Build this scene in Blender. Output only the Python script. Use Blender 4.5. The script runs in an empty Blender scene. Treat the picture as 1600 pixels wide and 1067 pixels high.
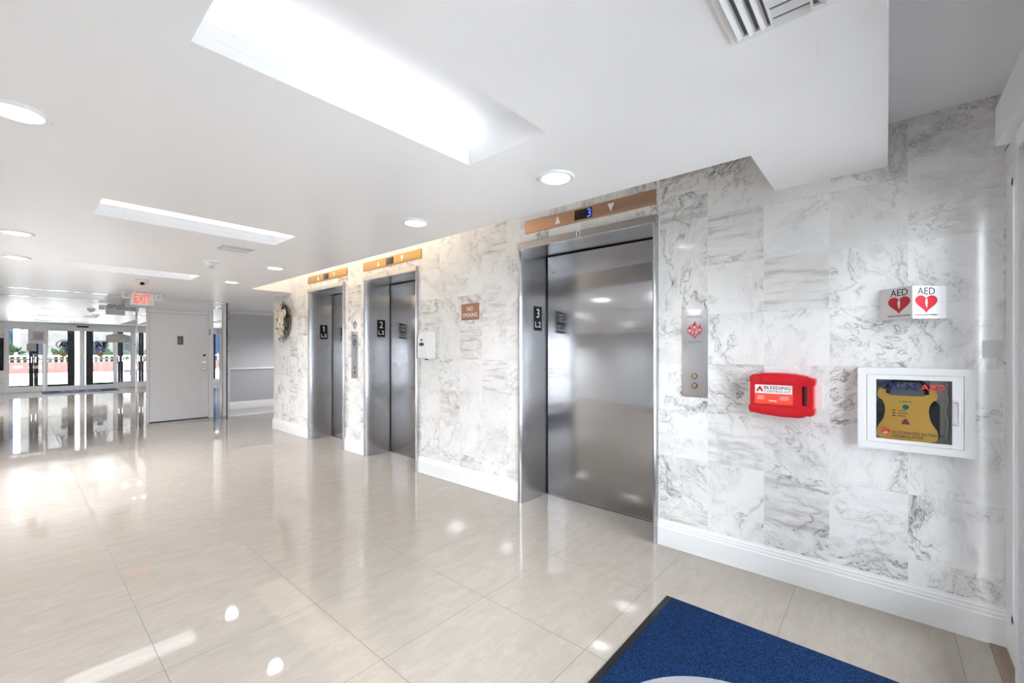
import bpy, bmesh, math, random
from mathutils import Vector, Matrix, Euler
random.seed(7)
PI = math.pi
C = bpy.context.scene.collection
S = bpy.context.scene

# ------------------------------------------------------------------ camera
cam_d = bpy.data.cameras.new('camera'); cam = bpy.data.objects.new('camera', cam_d); C.objects.link(cam)
cam_d.sensor_width = 36.0; cam_d.lens = 673.0 / 1600.0 * 36.0
cam_d.shift_y = (549.0 - 533.5) / 1600.0
cam_d.clip_start = 0.02; cam_d.clip_end = 300
cam.location = (0, 0, 1.28); cam.rotation_euler = (PI/2, 0, math.radians(-48.99))
S.camera = cam
# ------------------------------------------------------------------ view / exposure
S.view_settings.view_transform = 'Standard'; S.view_settings.look = 'None'
S.view_settings.gamma = 1.0; S.view_settings.use_curve_mapping = False
S.view_settings.exposure = 0.38
S.cycles.max_bounces = 12; S.cycles.diffuse_bounces = 6; S.cycles.glossy_bounces = 8
S.cycles.transparent_max_bounces = 16; S.cycles.sample_clamp_indirect = 8.0
S.cycles.caustics_reflective = True; S.cycles.caustics_refractive = False
# ------------------------------------------------------------------ world and sun
W_ = bpy.data.worlds.new('sky'); S.world = W_; W_.use_nodes = True
wn = W_.node_tree.nodes; wl = W_.node_tree.links
bg = wn['Background']; bg.inputs['Color'].default_value = (0.86, 0.93, 1.0, 1); bg.inputs['Strength'].default_value = 23.0
sd = bpy.data.lights.new('sun', 'SUN'); sun = bpy.data.objects.new('sun', sd); C.objects.link(sun)
sd.energy = 3.0; sd.angle = 0.01; sd.color = (1, 0.96, 0.9)
sun.rotation_euler = (math.radians(-38), math.radians(12), 0)
P_DOWN = 68.0      # watts of each downlight lamp
P_TROUGH = 0.7    # watts of the strip lamp in each ceiling trough
P_COVE = 6.5      # watts of each warm strip in the wall cove

# ------------------------------------------------------------------ helpers
class MB:
    def __init__(s): s.bm = bmesh.new()
    def box(s, x0, x1, y0, y1, z0, z1, bev=0, seg=2):
        b = bmesh.new()
        v = [b.verts.new((x, y, z)) for x in (x0, x1) for y in (y0, y1) for z in (z0, z1)]
        for f in ((0,1,3,2),(4,6,7,5),(0,4,5,1),(2,3,7,6),(0,2,6,4),(1,5,7,3)): b.faces.new([v[i] for i in f])
        bmesh.ops.recalc_face_normals(b, faces=b.faces)
        if bev: bmesh.ops.bevel(b, geom=list(b.edges), offset=bev, segments=seg, affect='EDGES', profile=0.5)
        s.add(b); return s
    def add(s, b, M=None):
        if M is not None: bmesh.ops.transform(b, matrix=M, verts=b.verts)
        me = bpy.data.meshes.new('tmp'); b.to_mesh(me); b.free(); s.bm.from_mesh(me); bpy.data.meshes.remove(me); return s
    def mesh(s, me, M=None):
        b = bmesh.new(); b.from_mesh(me); return s.add(b, M)
    def prism(s, poly, o, u, v, n, t0, t1):
        # polygon (a,b) in the plane o + a*u + b*v, solid between t0 and t1 along n
        o, u, v, n = Vector(o), Vector(u), Vector(v), Vector(n)
        b = bmesh.new()
        lo = [b.verts.new(o + u*p + v*q + n*t0) for p, q in poly]
        hi = [b.verts.new(o + u*p + v*q + n*t1) for p, q in poly]
        k = len(poly)
        b.faces.new(lo[::-1]); b.faces.new(hi)
        for i in range(k): b.faces.new((lo[i], lo[(i+1) % k], hi[(i+1) % k], hi[i]))
        bmesh.ops.recalc_face_normals(b, faces=b.faces)
        s.add(b); return s
    def lathe(s, prof, o, axis=(0,0,1), seg=32, cap=True):
        # prof: (r, h) along axis
        ax = Vector(axis).normalized(); q = ax.to_track_quat('Z', 'Y').to_matrix().to_4x4()
        b = bmesh.new(); rings = []
        for r, h in prof:
            if r < 1e-6: rings.append([b.verts.new((0, 0, h))])
            else: rings.append([b.verts.new((r*math.cos(2*PI*i/seg), r*math.sin(2*PI*i/seg), h)) for i in range(seg)])
        for A, B in zip(rings, rings[1:]):
            for i in range(seg):
                j = (i+1) % seg
                if len(A) == 1 and len(B) == 1: continue
                if len(A) == 1: b.faces.new((A[0], B[i], B[j]))
                elif len(B) == 1: b.faces.new((A[i], A[j], B[0]))
                else: b.faces.new((A[i], A[j], B[j], B[i]))
        if cap:
            for R in (rings[0], rings[-1]):
                if len(R) > 1: b.faces.new(R)
        bmesh.ops.recalc_face_normals(b, faces=b.faces)
        s.add(b, Matrix.Translation(Vector(o)) @ q); return s
    def cyl(s, p0, p1, r, seg=16):
        p0, p1 = Vector(p0), Vector(p1); return s.lathe([(r, 0), (r, (p1-p0).length)], p0, p1-p0, seg)
    def tube(s, pts, r, seg=10):
        pts = [Vector(p) for p in pts]; b = bmesh.new(); rings = []
        q = None; pd = None
        for i, p in enumerate(pts):
            d = (pts[min(i+1, len(pts)-1)] - pts[max(i-1, 0)]).normalized()
            q = d.to_track_quat('Z', 'Y').to_matrix() if q is None else pd.rotation_difference(d).to_matrix() @ q
            pd = d
            rr = r[i] if isinstance(r, (list, tuple)) else r
            rings.append([b.verts.new(p + q @ Vector((rr*math.cos(2*PI*k/seg), rr*math.sin(2*PI*k/seg), 0))) for k in range(seg)])
        for A, B in zip(rings, rings[1:]):
            for k in range(seg): b.faces.new((A[k], A[(k+1) % seg], B[(k+1) % seg], B[k]))
        b.faces.new(rings[0]); b.faces.new(rings[-1])
        bmesh.ops.recalc_face_normals(b, faces=b.faces); s.add(b); return s
    def build(s, name, mat, parent=None, smooth=35):
        me = bpy.data.meshes.new(name)
        if parent is not None: bmesh.ops.translate(s.bm, vec=-world_loc(parent), verts=s.bm.verts)
        s.bm.to_mesh(me); s.bm.free()
        if smooth:
            for p in me.polygons: p.use_smooth = True
            me.set_sharp_from_angle(angle=math.radians(smooth))
        me.materials.append(mat)
        o = bpy.data.objects.new(name, me); C.objects.link(o)
        if parent is not None: o.parent = parent
        return o

def world_loc(o):
    v = Vector(o.location)
    while o.parent: o = o.parent; v += Vector(o.location)
    return v
def tag(o, label, cat, group=None):
    o['label'] = label; o['category'] = cat
    if group: o['group'] = group
    return o
def thing(name, label, cat, loc, group=None):
    o = bpy.data.objects.new(name, None); C.objects.link(o); o.location = loc; o.empty_display_size = 0.05
    return tag(o, label, cat, group)
def struct(o): o['kind'] = 'structure'; return o
def copy_tree(o, parent=None):
    c = o.copy(); C.objects.link(c)
    if parent is not None: c.parent = parent
    for ch in list(o.children): copy_tree(ch, c)
    return c
_tc = {}
def text_mesh(body, w=None, h=None, align='C', bold=0.0):
    cu = bpy.data.curves.new('txt', 'FONT'); cu.body = body; cu.size = 1.0; cu.offset = bold
    ob = bpy.data.objects.new('txt', cu); me = bpy.data.meshes.new_from_object(ob)
    bpy.data.objects.remove(ob); bpy.data.curves.remove(cu)
    xs = [v.co.x for v in me.vertices]; ys = [v.co.y for v in me.vertices]
    x0, x1, y0, y1 = min(xs), max(xs), min(ys), max(ys)
    sx = w/(x1-x0) if w else None; sy = h/(y1-y0) if h else None
    sx = sx or sy; sy = sy or sx
    ox = {'C': (x0+x1)/2, 'L': x0, 'R': x1}[align]
    for v in me.vertices: v.co = ((v.co.x-ox)*sx, (v.co.y-(y0+y1)/2)*sy, 0)
    return me
ONE = [(-0.05, -0.5), (0.09, -0.5), (0.09, 0.5), (-0.02, 0.5), (-0.20, 0.33), (-0.16, 0.24), (-0.05, 0.31)]
def add_text(mb, body, o, u, v, n, w=None, h=None, align='C', t=0.0006, bold=0.0):
    if body == '1': return mb.prism([(a*h, c*h) for a, c in ONE], o, u, v, n, 0, t)
    me = text_mesh(body, w, h, align, bold)
    b = bmesh.new(); b.from_mesh(me); bpy.data.meshes.remove(me)
    r = bmesh.ops.extrude_face_region(b, geom=list(b.faces))
    bmesh.ops.translate(b, vec=(0, 0, t), verts=[e for e in r['geom'] if isinstance(e, bmesh.types.BMVert)])
    u, v, n, o = Vector(u), Vector(v), Vector(n), Vector(o)
    M = Matrix(((u.x, v.x, n.x, o.x), (u.y, v.y, n.y, o.y), (u.z, v.z, n.z, o.z), (0, 0, 0, 1)))
    mb.add(b, M); return mb
def ell(a, b, n=28, ca=0, cb=0): return [(ca+a*math.cos(2*PI*i/n), cb+b*math.sin(2*PI*i/n)) for i in range(n)]
def rrect(a0, a1, b0, b1, r, n=5):
    out = []
    for cx, cy, st in ((a1-r, b1-r, 0), (a0+r, b1-r, 1), (a0+r, b0+r, 2), (a1-r, b0+r, 3)):
        for k in range(n+1):
            t = (st + k/n)*PI/2; out.append((cx+r*math.cos(t), cy+r*math.sin(t)))
    return out
def heart(w, h, ca=0, cb=0, n=40):
    pts = []
    for i in range(n):
        t = 2*PI*i/n
        x = 16*math.sin(t)**3; y = 13*math.cos(t)-5*math.cos(2*t)-2*math.cos(3*t)-math.cos(4*t)
        pts.append((ca + x/32*w, cb + (y+2.5)/29*h))
    return pts[::-1]

# ------------------------------------------------------------------ materials
def mat(name, col, rough=0.5, metal=0.0, spec=0.5, em=None, ems=0.0, coat=0.0):
    m = bpy.data.materials.new(name); m.use_nodes = True
    b = m.node_tree.nodes['Principled BSDF']
    b.inputs['Base Color'].default_value = (*col, 1); b.inputs['Roughness'].default_value = rough
    b.inputs['Metallic'].default_value = metal; b.inputs['Specular IOR Level'].default_value = spec
    b.inputs['Coat Weight'].default_value = coat
    if em: b.inputs['Emission Color'].default_value = (*em, 1); b.inputs['Emission Strength'].default_value = ems
    return m
class NT:
    def __init__(s, m): s.t = m.node_tree; s.b = s.t.nodes['Principled BSDF']
    def n(s, typ, **kw):
        x = s.t.nodes.new(typ)
        for k, v in kw.items(): setattr(x, k, v)
        return x
    def l(s, a, b): s.t.links.new(a, b)
    def val(s, sock, v):
        if hasattr(v, 'is_linked'): s.l(v, sock)
        else: sock.default_value = v
    def math(s, op, a, b=0.0, clamp=False):
        x = s.n('ShaderNodeMath', operation=op, use_clamp=clamp); s.val(x.inputs[0], a); s.val(x.inputs[1], b); return x.outputs[0]
    def vmath(s, op, a, b=None):
        x = s.n('ShaderNodeVectorMath', operation=op); s.val(x.inputs[0], a)
        if b is not None: s.val(x.inputs[1], b)
        return x.outputs[0]
    def noise(s, vec, scale, detail=4, rough=0.55, dist=0.0):
        x = s.n('ShaderNodeTexNoise'); s.l(vec, x.inputs['Vector'])
        x.inputs['Scale'].default_value = scale; x.inputs['Detail'].default_value = detail
        x.inputs['Roughness'].default_value = rough; x.inputs['Distortion'].default_value = dist; return x.outputs['Fac']
    def mr(s, v, a, b, c=0.0, d=1.0, smooth=True):
        x = s.n('ShaderNodeMapRange'); x.interpolation_type = 'SMOOTHSTEP' if smooth else 'LINEAR'
        s.l(v, x.inputs['Value']); x.inputs['From Min'].default_value = a; x.inputs['From Max'].default_value = b
        x.inputs['To Min'].default_value = c; x.inputs['To Max'].default_value = d; return x.outputs['Result']
    def mix(s, f, a, b):
        x = s.n('ShaderNodeMix', data_type='RGBA'); s.val(x.inputs['Factor'], f)
        s.val(x.inputs['A'], a if hasattr(a, 'is_linked') else (*a, 1)); s.val(x.inputs['B'], b if hasattr(b, 'is_linked') else (*b, 1)); return x.outputs['Result']
    def comb(s, x, y, z):
        c = s.n('ShaderNodeCombineXYZ'); s.val(c.inputs[0], x); s.val(c.inputs[1], y); s.val(c.inputs[2], z); return c.outputs[0]

def marble(name, oy, tile=0.305, oz=-0.017, axis=1):
    m = mat(name, (0.8, 0.8, 0.8), 0.10); N = NT(m)
    pos = N.n('ShaderNodeNewGeometry').outputs['Position']
    sep = N.n('ShaderNodeSeparateXYZ'); N.l(pos, sep.inputs[0])
    gy = N.math('DIVIDE', N.math('SUBTRACT', sep.outputs[axis], oy), tile)
    gz = N.math('DIVIDE', N.math('SUBTRACT', sep.outputs[2], oz), tile)
    fy, fz = N.math('FLOOR', gy), N.math('FLOOR', gz)
    wn_ = N.n('ShaderNodeTexWhiteNoise', noise_dimensions='3D'); N.l(N.comb(fy, fz, oy), wn_.inputs['Vector'])
    rnd = N.n('ShaderNodeSeparateColor'); N.l(wn_.outputs['Color'], rnd.inputs[0])
    ly = N.math('SUBTRACT', N.math('FRACT', gy), 0.5); lz = N.math('SUBTRACT', N.math('FRACT', gz), 0.5)
    vr = N.n('ShaderNodeVectorRotate', rotation_type='Z_AXIS'); N.l(N.comb(ly, lz, 0.0), vr.inputs['Vector'])
    N.l(N.math('MULTIPLY', rnd.outputs[0], 6.283), vr.inputs['Angle'])
    loc = N.vmath('ADD', N.vmath('MULTIPLY', vr.outputs[0], (1.0, 0.55, 1.0)), N.vmath('MULTIPLY', wn_.outputs['Color'], (37.0, 53.0, 71.0)))
    warp = N.n('ShaderNodeTexNoise'); N.l(loc, warp.inputs['Vector']); warp.inputs['Scale'].default_value = 2.2; warp.inputs['Detail'].default_value = 5
    wv = N.vmath('MULTIPLY', N.vmath('SUBTRACT', warp.outputs['Color'], (0.5, 0.5, 0.5)), (0.9, 0.9, 0.9))
    p = N.vmath('ADD', loc, wv)
    n1 = N.noise(p, 1.25, 7, 0.56, 0.35)
    d1 = N.math('ABSOLUTE', N.math('SUBTRACT', n1, 0.5))
    r1 = N.math('ADD', N.math('MULTIPLY', N.mr(d1, 0.0, 0.011, 1.0, 0.0), 0.62), N.math('MULTIPLY', N.mr(d1, 0.0, 0.055, 1.0, 0.0), 0.26))
    n2 = N.noise(p, 3.3, 8, 0.62, 0.5)
    d2 = N.math('ABSOLUTE', N.math('SUBTRACT', n2, 0.5))
    r2 = N.math('ADD', N.math('MULTIPLY', N.mr(d2, 0.0, 0.016, 1.0, 0.0), 0.55), N.math('MULTIPLY', N.mr(d2, 0.0, 0.06, 1.0, 0.0), 0.22))
    msk = N.mr(N.noise(loc, 1.1, 3), 0.40, 0.62)
    msk2 = N.mr(N.noise(N.vmath('ADD', loc, (9.1, 3.3, 1.7)), 1.6, 4), 0.46, 0.64)
    cloud = N.mr(N.noise(p, 1.2, 8, 0.7), 0.44, 0.74)
    amt = N.math('MULTIPLY_ADD', rnd.outputs[1], 0.75)
    amt.node.inputs[2].default_value = 0.42
    # some tiles are cut across the bed and show long grey streaks
    stv = N.vmath('MULTIPLY', N.vmath('ADD', N.comb(ly, lz, 0.0), N.vmath('ADD', N.vmath('MULTIPLY', wn_.outputs['Color'], (31.0, 47.0, 11.0)), N.vmath('MULTIPLY', wv, (0.25, 0.12, 0.0)))), (0.8, 6.0, 1.0))
    strk = N.math('MULTIPLY', N.mr(N.noise(stv, 1.3, 6, 0.6), 0.46, 0.72), N.math('GREATER_THAN', rnd.outputs[2], 0.80))
    v = N.math('MULTIPLY', N.math('ADD', N.math('MULTIPLY', r1, N.math('MULTIPLY', msk, 0.95)), N.math('MULTIPLY', N.math('MULTIPLY', r2, msk2), 0.85)), amt, True)
    base = N.mix(rnd.outputs[2], (0.87, 0.87, 0.865), (0.83, 0.815, 0.795))
    base = N.mix(N.math('MULTIPLY', cloud, N.math('MULTIPLY', amt, 0.6)), base, (0.46, 0.45, 0.44))
    base = N.mix(N.math('MULTIPLY', strk, 0.75), base, (0.40, 0.385, 0.37))
    colr = N.mix(N.math('MULTIPLY', v, 0.9), base, (0.13, 0.125, 0.12))
    ey = N.math('SUBTRACT', 0.5, N.math('ABSOLUTE', ly)); ez = N.math('SUBTRACT', 0.5, N.math('ABSOLUTE', lz))
    g = N.mr(N.math('MINIMUM', ey, ez), 0.0018, 0.0042, 1.0, 0.0)
    gcol = N.mix(N.mr(ey, 0.003, 0.006), (0.88, 0.88, 0.87), (0.66, 0.65, 0.63))
    colr = N.mix(N.math('MULTIPLY', g, 0.6), colr, gcol)
    N.l(colr, N.b.inputs['Base Color'])
    return m

def floor_tile():
    m = mat('polished_tile', (0.6, 0.55, 0.5), 0.035); N = NT(m)
    pos = N.n('ShaderNodeNewGeometry').outputs['Position']
    sep = N.n('ShaderNodeSeparateXYZ'); N.l(pos, sep.inputs[0])
    gx = N.math('DIVIDE', N.math('SUBTRACT', sep.outputs[0], 0.39), 0.605)
    gy = N.math('DIVIDE', N.math('SUBTRACT', sep.outputs[1], 0.372), 0.605)
    wn_ = N.n('ShaderNodeTexWhiteNoise', noise_dimensions='3D'); N.l(N.comb(N.math('FLOOR', gx), N.math('FLOOR', gy), 0.3), wn_.inputs['Vector'])
    loc = N.vmath('ADD', pos, N.vmath('MULTIPLY', wn_.outputs['Color'], (17.0, 29.0, 5.0)))
    st = N.vmath('MULTIPLY', loc, (1.0, 3.2, 1.0))
    a = N.noise(st, 6.0, 8, 0.65, 0.6); b2 = N.noise(st, 34.0, 4, 0.6)
    col = N.mix(N.mr(a, 0.3, 0.7), (0.334, 0.290, 0.252), (0.370, 0.326, 0.287))
    col = N.mix(N.math('MULTIPLY', N.mr(b2, 0.5, 0.75), 0.16), col, (0.32, 0.275, 0.235))
    vein = N.mr(N.math('ABSOLUTE', N.math('SUBTRACT', N.noise(st, 2.6, 6, 0.6, 0.8), 0.5)), 0, 0.012, 1, 0)
    col = N.mix(N.math('MULTIPLY', vein, 0.18), col, (0.52, 0.48, 0.44))
    ex = N.math('SUBTRACT', 0.5, N.math('ABSOLUTE', N.math('SUBTRACT', N.math('FRACT', gx), 0.5)))
    ey = N.math('SUBTRACT', 0.5, N.math('ABSOLUTE', N.math('SUBTRACT', N.math('FRACT', gy), 0.5)))
    g = N.mr(N.math('MINIMUM', ex, ey), 0.0020, 0.0038, 1.0, 0.0)
    col = N.mix(g, col, (0.16, 0.14, 0.12))
    N.l(col, N.b.inputs['Base Color'])
    N.l(N.mr(g, 0, 1, 0.035, 0.6, False), N.b.inputs['Roughness'])
    # very slight waviness of the polished tiles
    bp = N.n('ShaderNodeBump'); bp.inputs['Strength'].default_value = 0.02; bp.inputs['Distance'].default_value = 0.02
    N.l(N.noise(loc, 3.0, 1, 0.4), bp.inputs['Height']); N.l(bp.outputs[0], N.b.inputs['Normal'])
    return m

def steel(name, col=(0.56, 0.56, 0.575), rough=0.27, aniso=0.85):
    m = mat(name, col, rough, 1.0); N = NT(m)
    N.b.inputs['Anisotropic'].default_value = aniso
    tg = N.n('ShaderNodeTangent'); tg.direction_type = 'RADIAL'; tg.axis = 'Z'; N.l(tg.outputs[0], N.b.inputs['Tangent'])
    pos = N.n('ShaderNodeNewGeometry').outputs['Position']
    w = N.noise(N.vmath('MULTIPLY', pos, (0.8, 0.8, 6.0)), 1.0, 2)
    bp = N.n('ShaderNodeBump'); bp.inputs['Strength'].default_value = 0.10; bp.inputs['Distance'].default_value = 0.02
    N.l(w, bp.inputs['Height']); N.l(bp.outputs[0], N.b.inputs['Normal'])
    return m

def carpet(name, a, b, sc=420):
    m = mat(name, a, 0.95, 0, 0.1); N = NT(m)
    pos = N.n('ShaderNodeNewGeometry').outputs['Position']
    n = N.noise(pos, sc, 3, 0.7)
    N.l(N.mix(N.mr(n, 0.38, 0.66), a, b), N.b.inputs['Base Color'])
    bp = N.n('ShaderNodeBump'); bp.inputs['Strength'].default_value = 0.7; bp.inputs['Distance'].default_value = 0.004
    N.l(n, bp.inputs['Height']); N.l(bp.outputs[0], N.b.inputs['Normal'])
    return m

def glass(name, tint=(1, 1, 1)):
    m = bpy.data.materials.new(name); m.use_nodes = True; t = m.node_tree; t.nodes.clear()
    o = t.nodes.new('ShaderNodeOutputMaterial'); mx = t.nodes.new('ShaderNodeMixShader')
    tr = t.nodes.new('ShaderNodeBsdfTransparent'); tr.inputs[0].default_value = (*tint, 1)
    gl = t.nodes.new('ShaderNodeBsdfGlossy'); gl.inputs['Roughness'].default_value = 0.0
    fr = t.nodes.new('ShaderNodeFresnel'); fr.inputs[0].default_value = 1.35
    t.links.new(fr.outputs[0], mx.inputs[0]); t.links.new(tr.outputs[0], mx.inputs[1]); t.links.new(gl.outputs[0], mx.inputs[2])
    t.links.new(mx.outputs[0], o.inputs[0]); return m

def paint(name, col, rough=0.5, spec=0.4, bump=0.0):
    m = mat(name, col, rough, 0, spec); N = NT(m)
    pos = N.n('ShaderNodeNewGeometry').outputs['Position']
    a = N.noise(pos, 2.0, 4)
    c2 = tuple(x*0.97 for x in col)
    N.l(N.mix(a, col, c2), N.b.inputs['Base Color'])
    if bump:
        bp = N.n('ShaderNodeBump'); bp.inputs['Strength'].default_value = bump; bp.inputs['Distance'].default_value = 0.002
        N.l(N.noise(pos, 260, 2), bp.inputs['Height']); N.l(bp.outputs[0], N.b.inputs['Normal'])
    return m

def brick(name):
    m = mat(name, (0.4, 0.15, 0.1), 0.85); N = NT(m)
    pos = N.n('ShaderNodeNewGeometry').outputs['Position']
    sp = N.n('ShaderNodeSeparateXYZ'); N.l(pos, sp.inputs[0])
    b = N.n('ShaderNodeTexBrick'); N.l(N.comb(sp.outputs[0], sp.outputs[2], 0.0), b.inputs['Vector'])
    b.inputs['Scale'].default_value = 4.5
    b.inputs['Color1'].default_value = (0.045, 0.012, 0.008, 1); b.inputs['Color2'].default_value = (0.055, 0.016, 0.010, 1)
    b.inputs['Mortar'].default_value = (0.05, 0.03, 0.025, 1)
    N.l(b.outputs['Color'], N.b.inputs['Base Color']); return m

M_marble_a = marble('white_marble_tiles', -0.078)
M_marble_b = marble('white_marble_tiles_between_lifts', 2.357 + 0.15)
M_floor = floor_tile()
M_ceil = paint('ceiling_paint', (0.93, 0.93, 0.935), 0.34, 0.45)
M_white = paint('white_gloss_paint', (0.84, 0.845, 0.855), 0.3, 0.5)
M_door = paint('white_door_paint', (0.87, 0.87, 0.89), 0.4, 0.4)
M_trim = paint('trim_paint', (0.85, 0.855, 0.86), 0.25, 0.5)
M_alu = paint('white_aluminium', (0.80, 0.805, 0.815), 0.35, 0.5)
M_grey = paint('grey_wall_paint', (0.46, 0.47, 0.50), 0.6, 0.3)
M_lgrey = paint('light_grey_wall_paint', (0.60, 0.61, 0.635), 0.6, 0.3)
M_left = paint('left_wall_paint', (0.70, 0.71, 0.72), 0.5, 0.3)
M_steel = steel('brushed_steel')
M_steel_d = steel('brushed_steel_door', (0.45, 0.45, 0.46), 0.15, 0.88)
M_plate = steel('steel_plate', (0.60, 0.60, 0.61), 0.32, 0.6)
M_chrome = mat('chrome', (0.82, 0.83, 0.85), 0.06, 1.0)
M_mirror = mat('mirror', (0.93, 0.94, 0.94), 0.0, 1.0)
M_black = mat('black_satin', (0.010, 0.010, 0.011), 0.45, 0, 0.25)
M_blackd = mat('black_door_paint', (0.0015, 0.0015, 0.0016), 0.6, 0, 0.0)
M_dark = mat('dark_gap', (0.006, 0.006, 0.006), 0.8)
M_plast = mat('white_plastic', (0.83, 0.83, 0.83), 0.3)
M_ivory = mat('grey_plastic', (0.55, 0.56, 0.57), 0.4)
M_bronze = steel('copper_bronze_plate', (0.52, 0.33, 0.22), 0.38, 0.5)
M_bronze_warm = steel('warm_lit_bronze_plate', (0.50, 0.325, 0.145), 0.36, 0.5)  # bronze with the cove's warm light put into its golden colour
M_signw = mat('white_lettering', (0.85, 0.85, 0.85), 0.5)
M_signk = mat('black_lettering', (0.01, 0.01, 0.011), 0.5)
M_red = mat('red_plastic', (0.50, 0.003, 0.010), 0.32)
M_redd = mat('red_print', (0.50, 0.012, 0.02), 0.5)
M_redl = mat('light_red_print', (0.75, 0.06, 0.03), 0.5)
M_blue = mat('navy_print', (0.006, 0.012, 0.10), 0.4)
M_yel = mat('yellow_plastic', (0.98, 0.62, 0.11), 0.4)
M_rub = mat('dark_rubber', (0.025, 0.027, 0.03), 0.5)
M_bgrey = mat('blue_grey_lining', (0.24, 0.31, 0.39), 0.5)
M_taupe = mat('grey_lining', (0.46, 0.45, 0.44), 0.5)
M_teal = mat('teal_button', (0.01, 0.28, 0.30), 0.35)
M_mag = mat('magenta_button', (0.32, 0.03, 0.12), 0.35)
M_amber = mat('amber_button', (0.45, 0.30, 0.18), 0.3, 0.6)
M_led = mat('blue_led_digit', (0.02, 0.02, 0.1), 0.4, em=(0.08, 0.14, 1.0), ems=1.6)
M_display = mat('dark_display', (0.01, 0.009, 0.012), 0.15)
M_glass = glass('clear_glass')
M_glassd = glass('tinted_glass', (0.95, 0.96, 0.97))
M_lens = mat('lamp_lens', (0.9, 0.9, 0.9), 0.3, em=(1, 0.99, 0.97), ems=12.0)
M_tube = mat('warm_tube', (0.9, 0.9, 0.9), 0.3, em=(1.0, 0.72, 0.42), ems=1.5)
M_exit = mat('lit_exit_letters', (0.7, 0.1, 0.08), 0.4, em=(1.0, 0.10, 0.06), ems=0.85)
M_mat = carpet('blue_carpet', (0.0022, 0.005, 0.016), (0.011, 0.048, 0.165), 230)
M_matg = carpet('grey_carpet', (0.20, 0.20, 0.22), (0.5, 0.5, 0.52))
M_thr = mat('brown_threshold', (0.22, 0.16, 0.12), 0.5)
M_cream = mat('cream_petal', (0.80, 0.74, 0.61), 0.7)
M_creamd = mat('golden_flower_centre', (0.45, 0.30, 0.12), 0.8)
M_twig = mat('dark_twig', (0.06, 0.05, 0.04), 0.9)
M_leafd = mat('grey_green_leaf', (0.12, 0.13, 0.09), 0.8)
M_pave = paint('pale_paving', (0.62, 0.61, 0.59), 0.9, 0.1)
M_brick = brick('red_brick')
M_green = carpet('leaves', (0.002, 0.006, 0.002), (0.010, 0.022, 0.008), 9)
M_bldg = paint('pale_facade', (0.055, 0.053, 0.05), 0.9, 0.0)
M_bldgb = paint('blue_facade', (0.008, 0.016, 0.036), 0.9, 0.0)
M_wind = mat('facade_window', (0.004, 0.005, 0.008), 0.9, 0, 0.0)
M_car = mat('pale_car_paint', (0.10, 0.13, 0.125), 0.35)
M_gold = mat('gold_sticker', (0.42, 0.22, 0.05), 0.4)
M_stone = mat('grey_plaque', (0.42, 0.41, 0.40), 0.5)
M_pink = mat('mauve_notice', (0.42, 0.34, 0.36), 0.5)

X_ = Vector((1, 0, 0)); Y_ = Vector((0, 1, 0)); Z_ = Vector((0, 0, 1))
WX = 2.815          # face of the marble wall
CZ = 2.19           # lobby ceiling
YE = -0.39          # entrance plane
YF = 9.94           # far wall
WU, WV, WN = -Y_, Z_, -X_      # right, up, outwards on the marble wall
FU, FV, FN = X_, Z_, -Y_       # the same on walls that face the camera

# ------------------------------------------------------------------ room shell
LIFTS = [(1.152, 2.357), (3.765, 4.825), (5.325, 6.36)]   # frame extents along the wall
TR = [(1.07, 1.54), (3.52, 3.96), (6.22, 6.70)]           # troughs, x 0.335 .. 1.45
TX0, TX1 = 0.335, 1.45
b = MB(); b.box(-1.2, 6.6, -0.45, 11.2, -0.12, 0.0); struct(b.build('floor', M_floor))

def wall_seg(name, y0, y1, m, z0=0.0, z1=2.75):
    return struct(MB().box(WX, 3.35, y0, y1, z0, z1).build(name, m, smooth=0))
wall_seg('wall_right', YE-0.06, LIFTS[0][0], M_marble_a)
wall_seg('wall_right', LIFTS[0][1], LIFTS[1][0], M_marble_b)
wall_seg('wall_right', LIFTS[1][1], LIFTS[2][0], M_marble_b)
wall_seg('wall_right', LIFTS[2][1], 7.72, M_marble_b)
for (a, c), m in zip(LIFTS, (M_marble_a, M_marble_b, M_marble_b)):
    wall_seg('wall_right', a, c, m, 2.1905)
struct(MB().box(3.35, 3.42, YE-0.06, 7.5, 0, 2.75).build('wall_shaft', M_grey))
struct(MB().box(3.35, 6.6, 7.5, 7.72, 0, 2.25).build('wall_hall', M_lgrey))
struct(MB().box(6.5, 6.7, 7.72, 11.1, 0, 2.25).build('wall_hall', M_lgrey))
struct(MB().box(2.66, 6.6, 10.93, 11.1, 0.9, 2.25).build('wall_hall', M_lgrey))
struct(MB().box(2.66, 6.6, 10.93, 11.1, 0, 0.9).build('wall_hall', M_grey))
struct(MB().box(-1.2, 2.66, YF+0.02, 11.1, 0, 2.25).build('wall_back', M_white))
struct(MB().box(-1.2, -1.0, YE-0.16, 11.1, 0, 2.46).build('wall_left', M_left))
struct(MB().box(-1.2, -0.24, YE-0.16, YE, 0, 2.45).build('wall_entrance', M_marble_a))

# ceiling: slab with the openings of the troughs and of the cove left free
def slab(xs, ys, free, z0, z1, mb):
    for x0, x1 in zip(xs, xs[1:]):
        for y0, y1 in zip(ys, ys[1:]):
            cx, cy = (x0+x1)/2, (y0+y1)/2
            if any(a < cx < c and e < cy < f for a, c, e, f in free): continue
            mb.box(x0, x1, y0, y1, z0, z1)
COVE = (2.24, WX, 0.477, 6.985)
free = [(TX0, TX1, a, c) for a, c in TR] + [COVE]
bm_ = MB()
slab([-1.2, TX0, TX1, 2.24, WX, 6.6], sorted([-0.005, 0.477, 6.985, 7.72, 11.1] + [v for t in TR for v in t]), free + [(WX, 7, -1, 7.72)], CZ, CZ+0.035, bm_)
bmesh.ops.remove_doubles(bm_.bm, verts=bm_.bm.verts, dist=1e-5)
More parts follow.
